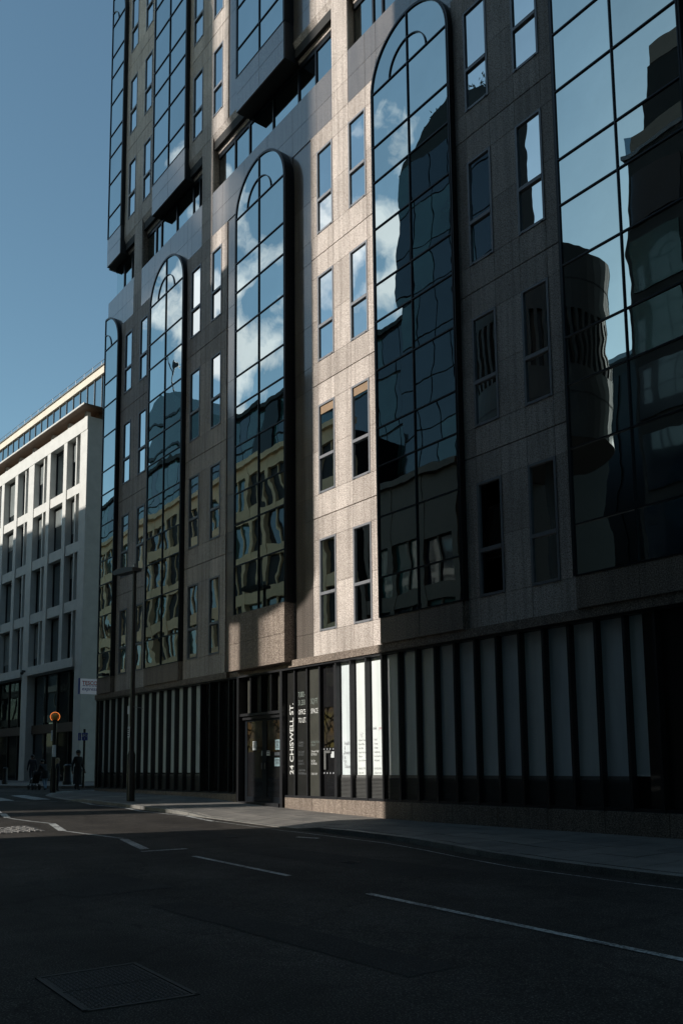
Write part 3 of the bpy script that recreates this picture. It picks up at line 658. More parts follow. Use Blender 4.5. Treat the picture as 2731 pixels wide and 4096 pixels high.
# lettering on the lit film panes
f0, f1, f2 = films[:3]
def lines(par, m, txt, s, z, size, sx=.62, bold=0, step=None):
    for i, l in enumerate(txt):
        if l: letters('lettering', par, m, l, s, YG-.003, z-(step or size*1.15)*i, size, sx, 0, bold)
lines(f0, 'letter_film', ['Health', '&', 'Beauty', 'at', '24', 'Chiswell'], -13.30, .335, .105, .62, 0, .088)
m = MB(); m.ring(-13.22, .10, .115, .125, YG-.004, YG-.001, math.pi*.75, math.pi*1.25, 8); m.build('bracket_mark', f0, 'letter_film')
lines(f1, 'letter_faint', ['Aesthetic Treatments', 'Dermal Fillers', 'Facial Filler', 'Surgical Advisory', 'Pedicure', 'Laser Hair Removal', '', '020 7077 5999', 'clinic.co.uk'], -12.86, .40, .055, .60, 0, .076)
m = MB(); [m.ring(-12.76, .52, a, b, YG-.004, YG-.001, c, d, 8) for a, b, c, d in ((.0, .05, .3, 1.6), (.0, .05, 2.5, 3.6), (.0, .05, 4.2, 5.5))]; m.build('emblem', f1, 'letter_faint')
letters('lettering', f2, 'letter_film', 'smile', -12.42, YG-.003, .60, .085, .62); letters('lettering', f2, 'letter_pink', 'pod', -12.245, YG-.003, .60, .085, .62)
lines(f2, 'letter_faint', ['Dental', 'Cleaning', 'Polishing', 'Straightening', 'Root Canal Treatment', 'Anti Ageing', '', '020 7628 8888', 'smilepod.co.uk'], -12.40, .40, .055, .60, 0, .076)
# letting boards right of the entrance
def board(s0, s1, m): return box('letting_board', B, m, s0, s1, YG-.02, YG+.02, -.655, 1.945)
b0, b1, b2 = board(-15.28, -14.92, 'black_panel'), board(-14.86, -14.46, 'black_panel'), board(-14.42, -14.03, 'olive_panel')
for s in (-14.89, -14.44, -14.0): box('glazing_fin', B, 'fin_metal', s-.02, s+.02, 10.12, 10.24, -.70, 1.945)
yb = YG-.024
letters('lettering', b0, 'letter_white', '24 CHiSWELL ST.', -15.005, yb, -.235, .19, 1.05, math.pi/2, .014)
letters('lettering', b1, 'letter_grey', '7,082-', -14.82, yb, 1.36, .155, .62, 0, .008); letters('lettering', b1, 'letter_grey', '31,351', -14.82, yb, 1.19, .155, .62, 0, .008)
letters('lettering', b1, 'letter_white', 'OFFICE', -14.82, yb, 1.0, .145, .56, 0, .008); letters('lettering', b1, 'letter_white', 'TO LET.', -14.82, yb, .83, .145, .56, 0, .008)
letters('lettering', b2, 'letter_grey', 'SQ FT', -14.37, yb, 1.20, .150, .60, 0, .008); letters('lettering', b2, 'letter_white', 'SPACE', -14.37, yb, 1.0, .145, .60, 0, .008)
for x, par, mt, L in ((-14.82, b1, 'letter_dim', ['CUSHMAN &', 'WAKEFIELD.', '', 'James Campbell', '020 3296 2074', '', 'Alex Novelli', '020 3296 2133', '', 'Jonathan Huckstep', '020 3296 2006']),
                  (-14.37, b2, 'letter_white', ['DARTNELL TAYLOR', 'COOK LLP.', '', 'Christopher Wright', '020 7788 3818', '', 'Leah Cave', '020 7788 3826'])):
    for i, l in enumerate(L):
        if l: letters('lettering', par, mt if i > 1 else ('letter_grey' if mt == 'letter_white' else mt), l, x, yb, .40-.062*i, .062, .52)
letters('lettering', b1, 'letter_dim', 'WWW.24CHISWELL', -14.82, yb, -.235, .055, .66); letters('lettering', b2, 'letter_white', 'STREET.COM', -14.37, yb, -.235, .055, .66)
# single glass door beside the boards
d = box('glass_door', B, 'door_glass', -13.98, -13.56, YG, YG+.02, -.655, 1.945)
m = MB(); m.box(-13.90, -13.84, YG-.05, YG-.02, -.13, .24); m.box(-13.84, -13.70, YG-.05, YG-.02, .19, .24); m.build('handle', d, 'louvre_metal')
m = MB(); m.box(-13.72, -13.57, YG-.012, YG-.004, .10, .22); m.build('notice', d, 'paper')
m = MB()
for z in (.27, -.20):
    for i in range(4): m.ring(-13.95+.1*i, z, 0, .018, YG-.006, YG-.002, 0, 2*math.pi, 8)
m.build('marker_dots', d, 'letter_film')
m = MB(); m.box(-13.94, -13.60, YG-.003, YG-.001, .30, 1.1); m.build('mural', d, 'mural')
box('glazing_fin', B, 'fin_metal', -13.55, -13.44, 10.14, 10.24, -.70, 1.945)
# entrance doors
for s in (-17.07, -15.29): box('door_post', B, 'fin_metal', s-.045, s+.045, 10.05, 10.26, -1.0, 1.945)
m = MB(); m.box(-17.02, -15.34, 10.08, 10.26, 1.06, 1.12); m.box(-17.02, -15.34, 10.14, 10.26, .98, 1.06); m.build('door_head', B, 'fin_metal', (-16.2, 10.2, 1.05))
tw = (15.34-17.02)/-4
for i in range(4):
    a = -17.02+tw*i; box('transom_pane', B, 'olive_panel', a+.10, a+tw-.06, YG+.03, YG+.05, 1.12, 1.945); box('glazing_fin', B, 'fin_metal', a+tw-.06, a+tw, 10.12, 10.26, 1.12, 1.945)
for x0, x1, side in ((-16.98, -16.17, 0), (-16.17, -15.36, 1)):
    m = MB(); y0, y1 = YG+.0, YG+.04
    m.box(x0, x0+.09, y0, y1, -.83, .98); m.box(x1-.09, x1, y0, y1, -.83, .98); m.box(x0+.09, x1-.09, y0, y1, -.83, -.72); m.box(x0+.09, x1-.09, y0, y1, .94, .98)
    dr = m.build('entrance_door', B, 'frame_metal', ((x0+x1)/2, YG, -.8))
    box('pane', dr, 'door_glass', x0+.09, x1-.09, YG+.015, YG+.03, -.72, .26); box('mural', dr, 'mural', x0+.09, x1-.09, YG+.015, YG+.03, .26, .94)
    hx = x1-.07 if side == 0 else x0+.05; m = MB(); m.box(hx-.012, hx+.012, YG-.03, YG-.012, -.12, .02); m.build('handle', dr, 'louvre_metal')
    def notice(a, b, z0, z1, mt, nl):
        m = MB(); m.box(a, b, YG+.002, YG+.008, z0, z1); m.mat(1)
        for i in range(nl):
            z = z1-(z1-z0)*(.16+.7*i/nl); w = (b-a)*random.uniform(.22, .40); c = (a+b)/2; m.box(c-w, c+w, YG-.001, YG+.003, z-.012, z+.004)
        m.build('notice', dr, [mt, 'ink'])
    if side == 0: notice(-16.66, -16.50, .30, .50, 'paper', 5); notice(-16.29, -16.17, .17, .28, 'paper', 2)
    else: notice(-15.74, -15.56, .29, .51, 'paper_teal', 5); notice(-16.09, -15.96, .17, .28, 'paper', 2); notice(-15.77, -15.53, -.06, .12, 'paper_teal', 4); notice(-15.77, -15.53, .17, .24, 'ink', 0)
m = MB(); m.box(-17.02, -15.34, 10.02, 10.3, -1.2, -.83); m.build('threshold', B, 'fin_metal', (-16.2, 10.1, -.9))
# camera on a bracket at the far corner
m = MB(); m.box(-25.0, -24.65, 9.90, 9.985, 2.66, 2.73); m.build('bracket_camera', B, 'pole_black', (-25.3, 9.95, 2.45))
# ------------------------------------------------------------------ white stone office building across the side street
T = thing('stone_office_building', 'white stone framed office building with glazed top storey beyond the side street', 'building', (-38.3, 14.4, -.70), math.radians(3.73))
TZ = .70                       # local z = eye-level z + TZ
def zl(z): return z+TZ
TW, DEP = 19.6, 9.0
mods = [0, -6.3, -12.6, -18.9]
zf_ = [(13.30, 15.72), (10.50, 12.83), (7.72, 10.00), (4.97, 7.22)]
m = MB(); m.box(-TW, -.15, .45, DEP, 0, zl(16.3)); m.build('core_wall', T, 'dark_wall')
def stone(name, *a): return box(name, T, 'white_stone', *a, .006)
for mx_ in mods: stone('pier', mx_-.74, mx_, 0, .70, 0, zl(4.5)); stone('pier', mx_-.74, mx_, 0, .70, zl(4.5), zl(10.02)); stone('pier', mx_-.74, mx_, 0, .70, zl(10.02), zl(15.72))
stone('parapet', -TW, 0, -.02, .72, zl(15.72), zl(16.37))
for (z0, z1) in [(12.83, 13.30), (10.0, 10.50), (7.22, 7.72)]:
    for mx_ in mods[:-1]:
        for a, b in ((-2.22, -.74), (-4.2, -2.6), (-6.3, -4.6)): stone('beam', mx_+a, mx_+b, .04, .70, zl(z0), zl(z1))
for mx_ in mods[:-1]: stone('ledge', mx_-6.3, mx_-.74, -.10, .70, zl(4.55), zl(4.97))
for mx_ in mods[:-1]:
    for (x0, x1) in ((-2.6, -2.22), (-4.6, -4.2)): stone('mullion_pier', mx_+x0, mx_+x1, -.01, .70, zl(4.97), zl(15.72))
    for (z0, z1) in zf_:
        for i, (a, b) in enumerate(((-2.22, -.74), (-4.2, -2.6), (-6.3, -4.6))):
            x0, x1 = mx_+a, mx_+b
            fr = MB(); fr.box(x0, x0+.05, .30, .38, zl(z0), zl(z1)); fr.box(x1-.05, x1, .30, .38, zl(z0), zl(z1)); fr.box(x0, x1, .30, .38, zl(z1)-.12, zl(z1)); fr.box(x0, x1, .30, .38, zl(z0), zl(z0)+.06)
            w_ = fr.build('window', T, 'frame_metal', ((x0+x1)/2, .5, zl(z0)))
            bl = random.uniform(.25, .75)
            box('pane', w_, 'pale_glass', x0+.05, x1-.05, .33+random.uniform(0, .01), .36, zl(z0)+.06, zl(z1)-.12)
            if random.random() < .55: box('blind', w_, 'office_blind', x0+.06, x1-.06, .315, .325, zl(z1)-.13-(z1-z0)*bl, zl(z1)-.13)
            if i != 1: box('fin', T, 'white_stone', x1-.60, x1-.48, .05, .30, zl(z0)+.001, zl(z1)-.001, .004)
# shop front storey
for mx_ in mods[:-1]:
    x0, x1 = mx_-6.3, mx_-.74
    for i in range(4):
        a, b = x0+(x1-x0)*i/4, x0+(x1-x0)*(i+1)/4
        box('shop_window', T, 'pale_glass', a+.05, b-.05, .45, .50, zl(2.05), zl(4.5)); box('shop_window', T, 'shade_glass', a+.05, b-.05, .45, .50, .06, zl(1.62)); box('shop_mullion', T, 'casing_metal', a-.05, a+.05, .40, .55, 0, zl(4.5))
    box('shop_spandrel', T, 'brown_cladding', x0, x1, .30, .55, zl(1.62), zl(2.05))
# side elevation towards the side street
for (z0, z1) in zf_+[(0.2-TZ, 4.5)]:
    for k in range(4):
        y0 = .95+1.9*k
        if z0 > 1: box('side_window', T, 'pale_glass', -.14, -.11, y0, y0+1.3, zl(z0), zl(z1))
for k in range(5): stone('side_pier', -.10, 0, .70+1.9*k-(.0 if k else -.003), .95+1.9*k if k else .95, 0, zl(15.72)) if k == 0 else stone('side_pier', -.10, 0, .35+1.9*k, .95+1.9*k, 0, zl(15.72))
for (z0, z1) in [(15.72, 16.37), (12.83, 13.30), (10.0, 10.50), (7.22, 7.72), (4.5, 4.97)]: stone('side_beam', -.10, -.012, .73, DEP, zl(z0)+.002, zl(z1)-.002)
# open gallery, canopy and penthouse
for mx_ in mods:
    for dx in (-.5, -2.4, -4.4): stone('stub_column', mx_+dx-.10, mx_+dx+.10, .10, .32, zl(16.37), zl(16.74))
stone('stub_column', -.35, -.15, 1.1, 1.4, zl(16.37), zl(16.74))
m = MB(); m.box(-TW, -.2, .62, DEP, zl(16.3), zl(16.78)); m.build('gallery_wall', T, 'canopy_timber')
m = MB(); m.add([(-TW, -.35, zl(16.80)), (.35, -.35, zl(16.80)), (.35, DEP, zl(17.0)), (-TW, DEP, zl(17.0)), (-TW, -.35, zl(16.74)), (.35, -.35, zl(16.74)), (.1, DEP, zl(16.85)), (-TW, DEP, zl(16.85))], [(0, 1, 2, 3), (7, 6, 5, 4), (4, 5, 1, 0), (5, 6, 2, 1)]); m.build('canopy', T, 'canopy_timber')
stone('canopy_edge', -TW, .37, -.38, -.35, zl(16.73), zl(16.815))
px0 = -.9
n = 22; step = (TW-1)/n
for i in range(n):
    x = px0-step*(i+1); box('penthouse_pane', T, 'pale_glass', x+.02, x+step-.02, 1.5, 1.53, zl(16.80), zl(19.45)); box('penthouse_mullion', T, 'rail_metal', x-.02, x+.02, 1.46, 1.56, zl(16.80), zl(19.45))
box('penthouse_side', T, 'pale_glass', px0-.03, px0, 1.53, DEP, zl(16.80), zl(19.45))
box('penthouse_wall', T, 'cream_render', -TW, px0-.3, 2.4, 2.5, zl(16.80), zl(18.3))
m = MB(); m.box(-TW, px0+.15, 1.40, DEP, zl(19.45), zl(19.84)); m.build('penthouse_fascia', T, 'cream_render')
m = MB(); m.box(-TW, px0+.2, 1.33, DEP, zl(19.84), zl(19.88)); m.build('roof_edge', T, 'rail_metal')
for i in range(19):
    x = px0-i; m = MB(); m.tube([((x, 1.5, zl(19.88)), .014), ((x, 1.5, zl(20.25)), .014)], 6); m.build('rail_post', T, 'rail_metal')
m = MB(); m.tube([((-TW, 1.5, zl(20.25)), .014), ((px0, 1.5, zl(20.25)), .014)], 6); m.tube([((-TW, 1.5, zl(20.07)), .008), ((px0, 1.5, zl(20.07)), .008)], 6); m.build('roof_rail', T, 'rail_metal')
m = MB(); m.sphere((-6.45, -.22, zl(4.72)), .09, 12, 8); m.box(-6.48, -6.42, -.22, .0, zl(4.76), zl(4.86)); m.build('dome_camera', T, 'pole_grey')
# ------------------------------------------------------------------ buildings on the camera's side, seen as reflections, some unseen and added for shade
def block(name, label, base, parts, mats):
    t_ = thing(name, label, 'building', base)
    for nm, mt, bx in parts: box(nm, t_, mt, *bx)
    return t_
O = block('dark_glass_building', 'tall dark glass office mirrored in the rightmost arched bay', (-2, -8, -1), [('wall', 'dark_cladding', (-14.85, 13, -15, -3.16, -1.1, 19.4)), ('upper_wall', 'dark_cladding', (-14.3, 13, -15, -3.5, 19.4, 22.6)), ('terrace_edge', 'rail_metal', (-14.9, 13, -15, -3.1, 19.4, 19.52))], None)
box('tower_sky_blocker', O, 'dark_cladding', -11.6, 24, -22, -4.5, 22.6, 52); box('wing_sky_blocker', O, 'dark_cladding', 13, 30, -15, -3.2, -1.1, 30)  # unseen upper tower and wing, added to block skylight from the street
box('balustrade', O, 'pale_glass', -14.2, 13, -3.5, -3.48, 22.6, 23.3); box('balustrade', O, 'pale_glass', -14.8, 13, -3.2, -3.18, 19.52, 20.1)
for f_ in range(8):
    for i in range(14):
        x = -14.7+1.98*i; z = 1.6+2.2*f_
        box('window', O, random.choice(['navy_glass', 'navy_glass', 'teal_glass', 'shade_glass']), x, x+1.7, -3.17, -3.10, z, z+1.75)
for i in range(14): box('shop_window', O, 'shade_glass', -14.7+1.98*i, -13.0+1.98*i, -3.17, -3.10, -.8, 1.2)
RC, RR = (-19.9, -4.5), 2.6
t_ = thing('round_tower', 'curved grey tower with a band of upright fins mirrored in the rightmost arched bay', 'building', (RC[0], RC[1], -1))
def cyl(name, mt, r_, z0, z1, n=48):
    m = MB(); m.hprism([(RC[0]+r_*math.cos(2*math.pi*i/n), RC[1]+r_*math.sin(2*math.pi*i/n)) for i in range(n)], z0, z1); return m.build(name, t_, mt)
cyl('drum_wall', 'grey_cladding', RR, 15.6, 18.0); cyl('drum_wall', 'grey_cladding', RR, 11.0, 13.5); cyl('drum_core', 'casing_metal', RR-.16, 13.5, 15.6); m = MB(); m.hprism([(-19.35+.42*math.cos(2*math.pi*i/20), -4.5+.42*math.sin(2*math.pi*i/20)) for i in range(20)], -1.1, 11.0); m.build('core', t_, 'dark_cladding')  # drum raised on a thin core, shaped to pass sun streaks underneath
for i in range(56):
    a = 2*math.pi*i/56; m = MB(); c_, s_ = math.cos(a), math.sin(a)
    if s_ < -.5: continue
    p = [(RC[0]+c_*(RR-.16)-s_*w, RC[1]+s_*(RR-.16)+c_*w) for w in (-.06, .06)]; q = [(RC[0]+c_*RR-s_*w, RC[1]+s_*RR+c_*w) for w in (.06, -.06)]
    m.hprism([p[0], q[1], q[0], p[1]], 13.5, 15.6); m.build('fin', t_, 'grey_cladding')
box('rear_block', t_, 'dark_cladding', -24.5, -21.6, -11, -5, -1, 16)
for z in (12.4, 16.8): cyl('floor_band', 'dark_cladding', RR+.01, z, z+.06)
t_ = thing('navy_glass_tower', 'tall navy glass tower with planted roof mirrored in the bay right of the sunlit pier', 'building', (-25, -6, -1))
m = MB(); m.prism([(-28.2, -1), (-22.3, -1), (-22.3, 28.2), (-23.2, 29.0), (-24.4, 29.4), (-25.6, 29.2), (-26.8, 28.5), (-28.2, 27.2)], -7.2, -5.06); m.build('wall', t_, 'dark_cladding')
for f_ in range(13):
    for i in range(5):
        x = -28.12+1.165*i; z = -.6+2.15*f_
        if z+2 > 27.3: continue
        box('window', t_, 'teal_glass' if random.random() < .22 else 'navy_glass', x, x+1.10, -5.07+random.uniform(0, .006), -5.0, z, z+2.08)
for i in range(26):
    x = -27.6+i*.2; zt_ = lerp([(-28.2, 27.2), (-26.8, 28.5), (-25.6, 29.2), (-24.4, 29.4), (-23.2, 29), (-22.3, 28.2)], x); h = random.uniform(.25, .9); m = MB()
    for j in range(14):
        p = Vector((x+random.uniform(-.15, .15), -5.6+random.uniform(-.3, .3), zt_+random.uniform(0, h))); d = Vector((random.uniform(-1, 1), random.uniform(-1, 1), random.uniform(0, 1)))*.16; e = Vector((random.uniform(-1, 1), random.uniform(-1, 1), random.uniform(-1, 1)))*.12; m.add([p, p+d, p+e], [(0, 1, 2)])
    m.tube([((x, -5.6, zt_-.1), .02), ((x, -5.6, zt_+h*.8), .01)], 5); m.build('roof_shrub', t_, 'leaf')
t_ = thing('teal_glass_building', 'long teal glass office mirrored above the cream stone block in the left bays', 'building', (-50, -10, -1))
m = MB(); m.box(-74, -28.8, -16, -6.56, -1, 21.4); m.build('wall', t_, 'dark_cladding'); box('stair_core', t_, 'casing_metal', -42.2, -40.6, -8, -6.3, -1, 21.2)
for f_ in range(4):
    for i in range(36):
        x = -73.8+1.25*i; z = 11.2+2.55*f_
        box('window', t_, 'navy_glass' if random.random() < .3 else 'teal_glass', x, x+1.19, -6.57+random.uniform(0, .006), -6.5, z, z+2.42)
box('roof_band', t_, 'dark_cladding', -74, -28.8, -6.5, -6.3, 21.35, 21.6)
t_ = thing('domed_tower', 'green glazed tower with rounded top mirrored high in the second arched bay', 'building', (-84, -22, -1))
m = MB(); m.prism([(-88.5, -1), (-79.5, -1), (-79.5, 37.5), (-80.8, 39.4), (-82.6, 40.2), (-85.4, 40.2), (-87.2, 39.4), (-88.5, 37.5)], -26, -20); m.build('wall', t_, 'teal_glass')
for z in range(4, 38, 3): box('floor_band', t_, 'casing_metal', -88.5, -79.5, -20.0, -19.9, z, z+.25)
for x, h, d_ in ((-85.6, 4.5, 1.4), (-82.4, 4.0, -1.6)):
    m = MB(); m.tube([((x, -21, 40), .12), ((x, -21, 40+h), .10)], 6); m.tube([((x, -21, 40+h*.5), .1), ((x+d_, -21, 40+h*1.2), .06)], 6); m.build('roof_crane', t_, 'pole_grey')
def stone_block(name, label, s0, s1, yf, ztop, depth, fl, mod, ww, mt='beige_stone'):
    BH = .62
    t_ = thing(name, label, 'building', ((s0+s1)/2, yf-depth/2, -1))
    box('wall', t_, 'casing_metal', s0+.1, s1-.1, yf-depth, yf-.30, -1, ztop-.2)
    n = int((s1-s0)/mod); md = (s1-s0)/n
    for i in range(n+1): box('pier', t_, mt, s0+md*i-.15, s0+md*i+.15, yf-.29, yf, -1, ztop)
    nf = int((ztop-1.5)/fl)
    for f_ in range(nf+1):
        z = 1.2+fl*f_; z2 = min(z+BH, ztop+.02) if f_ < nf else ztop+.02
        for i in range(n): box('band', t_, mt, s0+md*i+.15, s0+md*(i+1)-.15, yf-.29, yf-.02, z, z2)
        if f_ < nf:
            for i in range(n):
                a = s0+md*i+.15; w_ = md-.30
                wd = box('window', t_, random.choice(['teal_glass', 'navy_glass', 'dark_cladding', 'dark_cladding']), a, a+w_, yf-.30, yf-.2, z+BH, z+fl); box('glazing_bar', wd, mt, a+w_*.5-.05, a+w_*.5+.05, yf-.2, yf-.12, z+BH, z+fl)
    box('cornice', t_, mt, s0-.2, s1+.2, yf-.4, yf+.2, ztop, ztop+.3)
stone_block('cream_stone_building', 'cream stone office block mirrored low in the left bays', -66, -30.2, -3.2, 15.6, 5, 2.3, 1.95, 1.6)
stone_block('brick_house', 'lower brown brick house front mirrored low in the bay beside the sunlit pier', -29.2, -23.2, -3.4, 11.6, 1.4, 2.6, 2.0, 1.3, 'brown_cladding')
block('far_sun_blocker', 'unseen far tower added to shade the upper left of the facade', (-34, -46, -1), [('wall', 'dark_cladding', (-37.5, -31.0, -48, -45, -1, 52)), ('crown', 'rail_metal', (-37.3, -31.2, -47.8, -45.2, 52, 52.6))], None)  # invented caster that keeps sun off the upper left piers
block('slab_sun_blocker', 'unseen slab tower added to shade the facade beside the entrance bay', (-25, -31, -1), [('core', 'dark_cladding', (-25.1, -24.55, -31, -30, -1, 24)), ('wall', 'dark_cladding', (-26.45, -23.35, -33, -30, 24, 47)), ('crown', 'rail_metal', (-26.3, -23.5, -32.8, -30.2, 47, 48))], None)  # added caster; narrow core lets low sun pass under the wide head
block('rear_office', 'dark office seen low in the sky gap of the rightmost bay', (-30, -27, -1), [('wall', 'dark_cladding', (-41, -27.4, -29, -25, -1, 25)), ('window', 'casing_metal', (-32.8, -30.4, -25.02, -24.9, 12, 24)), ('window', 'casing_metal', (-30.2, -27.6, -25.02, -24.9, 12, 24)), ('roof_rail', 'rail_metal', (-41, -27.4, -25.1, -25.0, 25, 25.3))], None)
stone_block('brick_terrace', 'brown brick terrace across the road mirrored in the shop windows', -150, -75.5, -3.0, 17.0, 6, 2.8, 4.2, 2.0, 'brown_cladding')
block('end_sky_blocker', 'unseen dark block added behind the camera to cut skylight', (45, 6, -1), [('wall', 'dark_cladding', (40, 60, -3, 40, -1, 34)), ('roof_edge', 'rail_metal', (39.9, 60, -3.1, 40.1, 34, 34.3))], None)  # added out of view to darken the near road and facade
# ------------------------------------------------------------------ street furniture
def stand(s, y): return gz(s)
z0 = stand(-18.44, 8.13)
L = thing('street_lamp', 'slim dark street lamp with flat head standing before the striped ground floor', 'street lamp', (-18.44, 8.13, z0))
x, y = -18.44, 8.13
m = MB(); m.tube([((x, y, z0-.02), .092), ((x, y, z0+1.02), .088), ((x, y, z0+1.12), .055)], 14); m.build('base', L, 'pole_black')
m = MB(); m.tube([((x, y, z0+1.08), .054), ((x, y, z0+2.6), .05), ((x-.01, y, 4.48), .043)], 12); m.build('pole', L, 'pole_black')
m = MB(); m.prism([(x-1.02, 4.54), (x-.95, 4.50), (x-.2, 4.44), (x+.12, 4.42), (x+.12, 4.50), (x-.3, 4.58), (x-.85, 4.62), (x-1.0, 4.59)], y-.11, y+.11); m.build('lamp_head', L, 'pole_grey')
m = MB(); m.tube([((x-.02, y, 4.5), .05), ((x-.02, y, 4.62), .05)], 10); m.build('photocell', L, 'rail_metal')
m = MB(); m.box(x-.09, x-.01, y-.075, y-.062, 1.15, 1.33); m.build('plate', L, 'sign_white'); m = MB(); m.box(x-.06, x+.04, y-.075, y-.062, .62, .86); m.mat(1); [m.box(x-.05, x+.03, y-.078, y-.075, .66+.045*i, .68+.045*i) for i in range(4)]; m.build('plate', L, ['sign_white', 'ink'])
m = MB(); m.tube([((x, y, 1.32), .008), ((x+.35, y+.1, 1.26), .006)], 6); m.build('bracket', L, 'rail_metal')
# belisha beacon
x, y = -24.80, 8.60; z0 = stand(x, y)
Bb = thing('belisha_beacon', 'crossing beacon with amber globe and glowing ring on a banded pole', 'crossing beacon', (x, y, z0))
zt = 1.28
seg = (zt-z0)/6
for i in range(6):
    m = MB(); m.tube([((x, y, z0+seg*i), .085 if i < 2 else .055), ((x, y, z0+seg*(i+1)), .085 if i < 2 else .055)], 12); m.build('pole_band', Bb, 'sign_white' if i in (3,) else 'pole_black')
m = MB(); m.tube([((x, y, zt-.02), .06), ((x, y, zt+.04), .07)], 12); m.build('collar', Bb, 'pole_black')
m = MB(); m.sphere((x, y, zt+.13), .100, 20, 14); m.build('globe', Bb, 'beacon_globe')
vd = Vector((x, y, 0)).normalized(); sd = Vector((-vd.y, vd.x, 0))
m = MB(); ring = MB()
for i in range(40):
    a = math.radians(-50+280*i/39); p = Vector((x, y, zt+.13))+sd*math.cos(a)*.128+Vector((0, 0, 1))*math.sin(a)*.128; ring.sphere(p-vd*.022, .0085, 6, 4)
pts = [(Vector((x, y, zt+.13))+sd*math.cos(math.radians(-55+290*i/30))*.128+Vector((0, 0, 1))*math.sin(math.radians(-55+290*i/30))*.128, .018) for i in range(31)]
m.tube(pts, 8); m.build('ring_housing', Bb, 'pole_black'); ring.build('ring_lamps', Bb, 'led')
m = MB(); m.box(x-.03, x+.03, y-.085, y-.066, .72, 1.02); m.build('plate', Bb, 'sign_white')
# cycle route sign
x, y = -28.95, 11.06; z0 = stand(x, y)
cs_ = thing('cycle_sign', 'blue cycle route sign on a thin post at the side street corner', 'road sign', (x, y, z0))
m = MB(); m.tube([((x, y, z0), .04), ((x, y, 1.25), .04)], 10); m.build('post', cs_, 'pole_black')
ux = Vector((y, -x, 0)).normalized()*-1; ux = Vector((.62, .78, 0)); nv = Vector((.78, -.62, 0))
def plate(par, a0, a1, zz0, zz1, mt, off):
    c = Vector((x, y, 0)); m = MB(); q = [c+ux*a0+nv*off, c+ux*a1+nv*off, c+ux*a1+nv*(off-.015), c+ux*a0+nv*(off-.015)]
    m.hprism([(p.x, p.y) for p in q][::-1], zz0, zz1); return m.build('plate', par, mt)
plate(cs_, -.20, -.09, .86, 1.12, 'sign_blue', .06); plate(cs_, -.07, .13, .86, 1.12, 'sign_blue', .06)
c = Vector((x, y, 0)); m = MB()
def stroke(p0, p1, w=.006):
    q0 = c+ux*p0[0]+nv*.07+Vector((0, 0, p0[1])); q1 = c+ux*p1[0]+nv*.07+Vector((0, 0, p1[1])); m.tube([(q0, w), (q1, w)], 5)
for cx_ in (-.025, .08):
    for i in range(10): a, b = 2*math.pi*i/10, 2*math.pi*(i+1)/10; stroke((cx_+.035*math.cos(a), 1.02+.035*math.sin(a)), (cx_+.035*math.cos(b), 1.02+.035*math.sin(b)), .005)
for a, b in (((-.025, 1.02), (.0, 1.075)), ((0, 1.075), (.06, 1.075)), ((.06, 1.075), (.08, 1.02)), ((-.025, 1.02), (.025, 1.02)), ((.025, 1.02), (.06, 1.07)), ((.03, .89), (.03, .96)), ((-.145, .90), (-.145, 1.07))): stroke(a, b)
m.build('symbol', cs_, 'sign_white')
# bollards
def bollard(x, y, r_, h, label, name='bollard'):
    z0 = stand(x, y); t_ = thing(name, label, 'bollard', (x, y, z0), 0, 'bollards by the side street')
    m = MB(); m.tube([((x, y, z0-.02), r_*1.2), ((x, y, z0+.12), r_*1.2), ((x, y, z0+.16), r_), ((x, y, z0+h*.86), r_*.86)], 12); m.build('shaft', t_, 'pole_black')
    m = MB(); m.tube([((x, y, z0+h*.86), r_*1.02), ((x, y, z0+h*.92), r_*1.02), ((x, y, z0+h), r_*.5)], 12); m.build('cap', t_, 'pole_black')
bollard(-33.4, 12.15, .17, .80, 'stout black bollard behind the woman with long fair hair'); bollard(-32.6, 12.35, .07, .62, 'slim black bollard just left of the man in the long coat'); bollard(-37.3, 10.95, .10, .70, 'black bollard at the left edge of the picture')
# projecting shop sign at the far corner
sg_ = thing('shop_sign', 'projecting white shop sign with red and blue lettering at the far corner', 'shop sign', (-25.52, 9.9, 2.15))
m = MB(); m.box(-25.56, -25.48, 9.56, 10.16, 2.16, 2.62); m.build('sign_box', sg_, 'sign_glow')
m = MB(); m.box(-25.565, -25.475, 9.53, 9.56, 2.15, 2.63); m.box(-25.55, -25.49, 10.16, 10.3, 2.2, 2.58); m.build('edge_trim', sg_, 'blue_paint')
letters('lettering', sg_, 'red_paint', 'TESCO', -25.477, 9.62, 2.435, .165, .93, 0, .018, axis='x')
letters('lettering', sg_, 'blue_paint', 'express', -25.477, 9.61, 2.265, .155, .98, 0, .004, shear=.25, axis='x')
m = MB()
for i in range(5): y = 9.63+.095*i; m.add([(-25.476, y, 2.395), (-25.476, y+.07, 2.395), (-25.476, y+.09, 2.415), (-25.476, y+.02, 2.415)], [(0, 1, 2, 3)])
m.build('dashes', sg_, 'blue_paint')
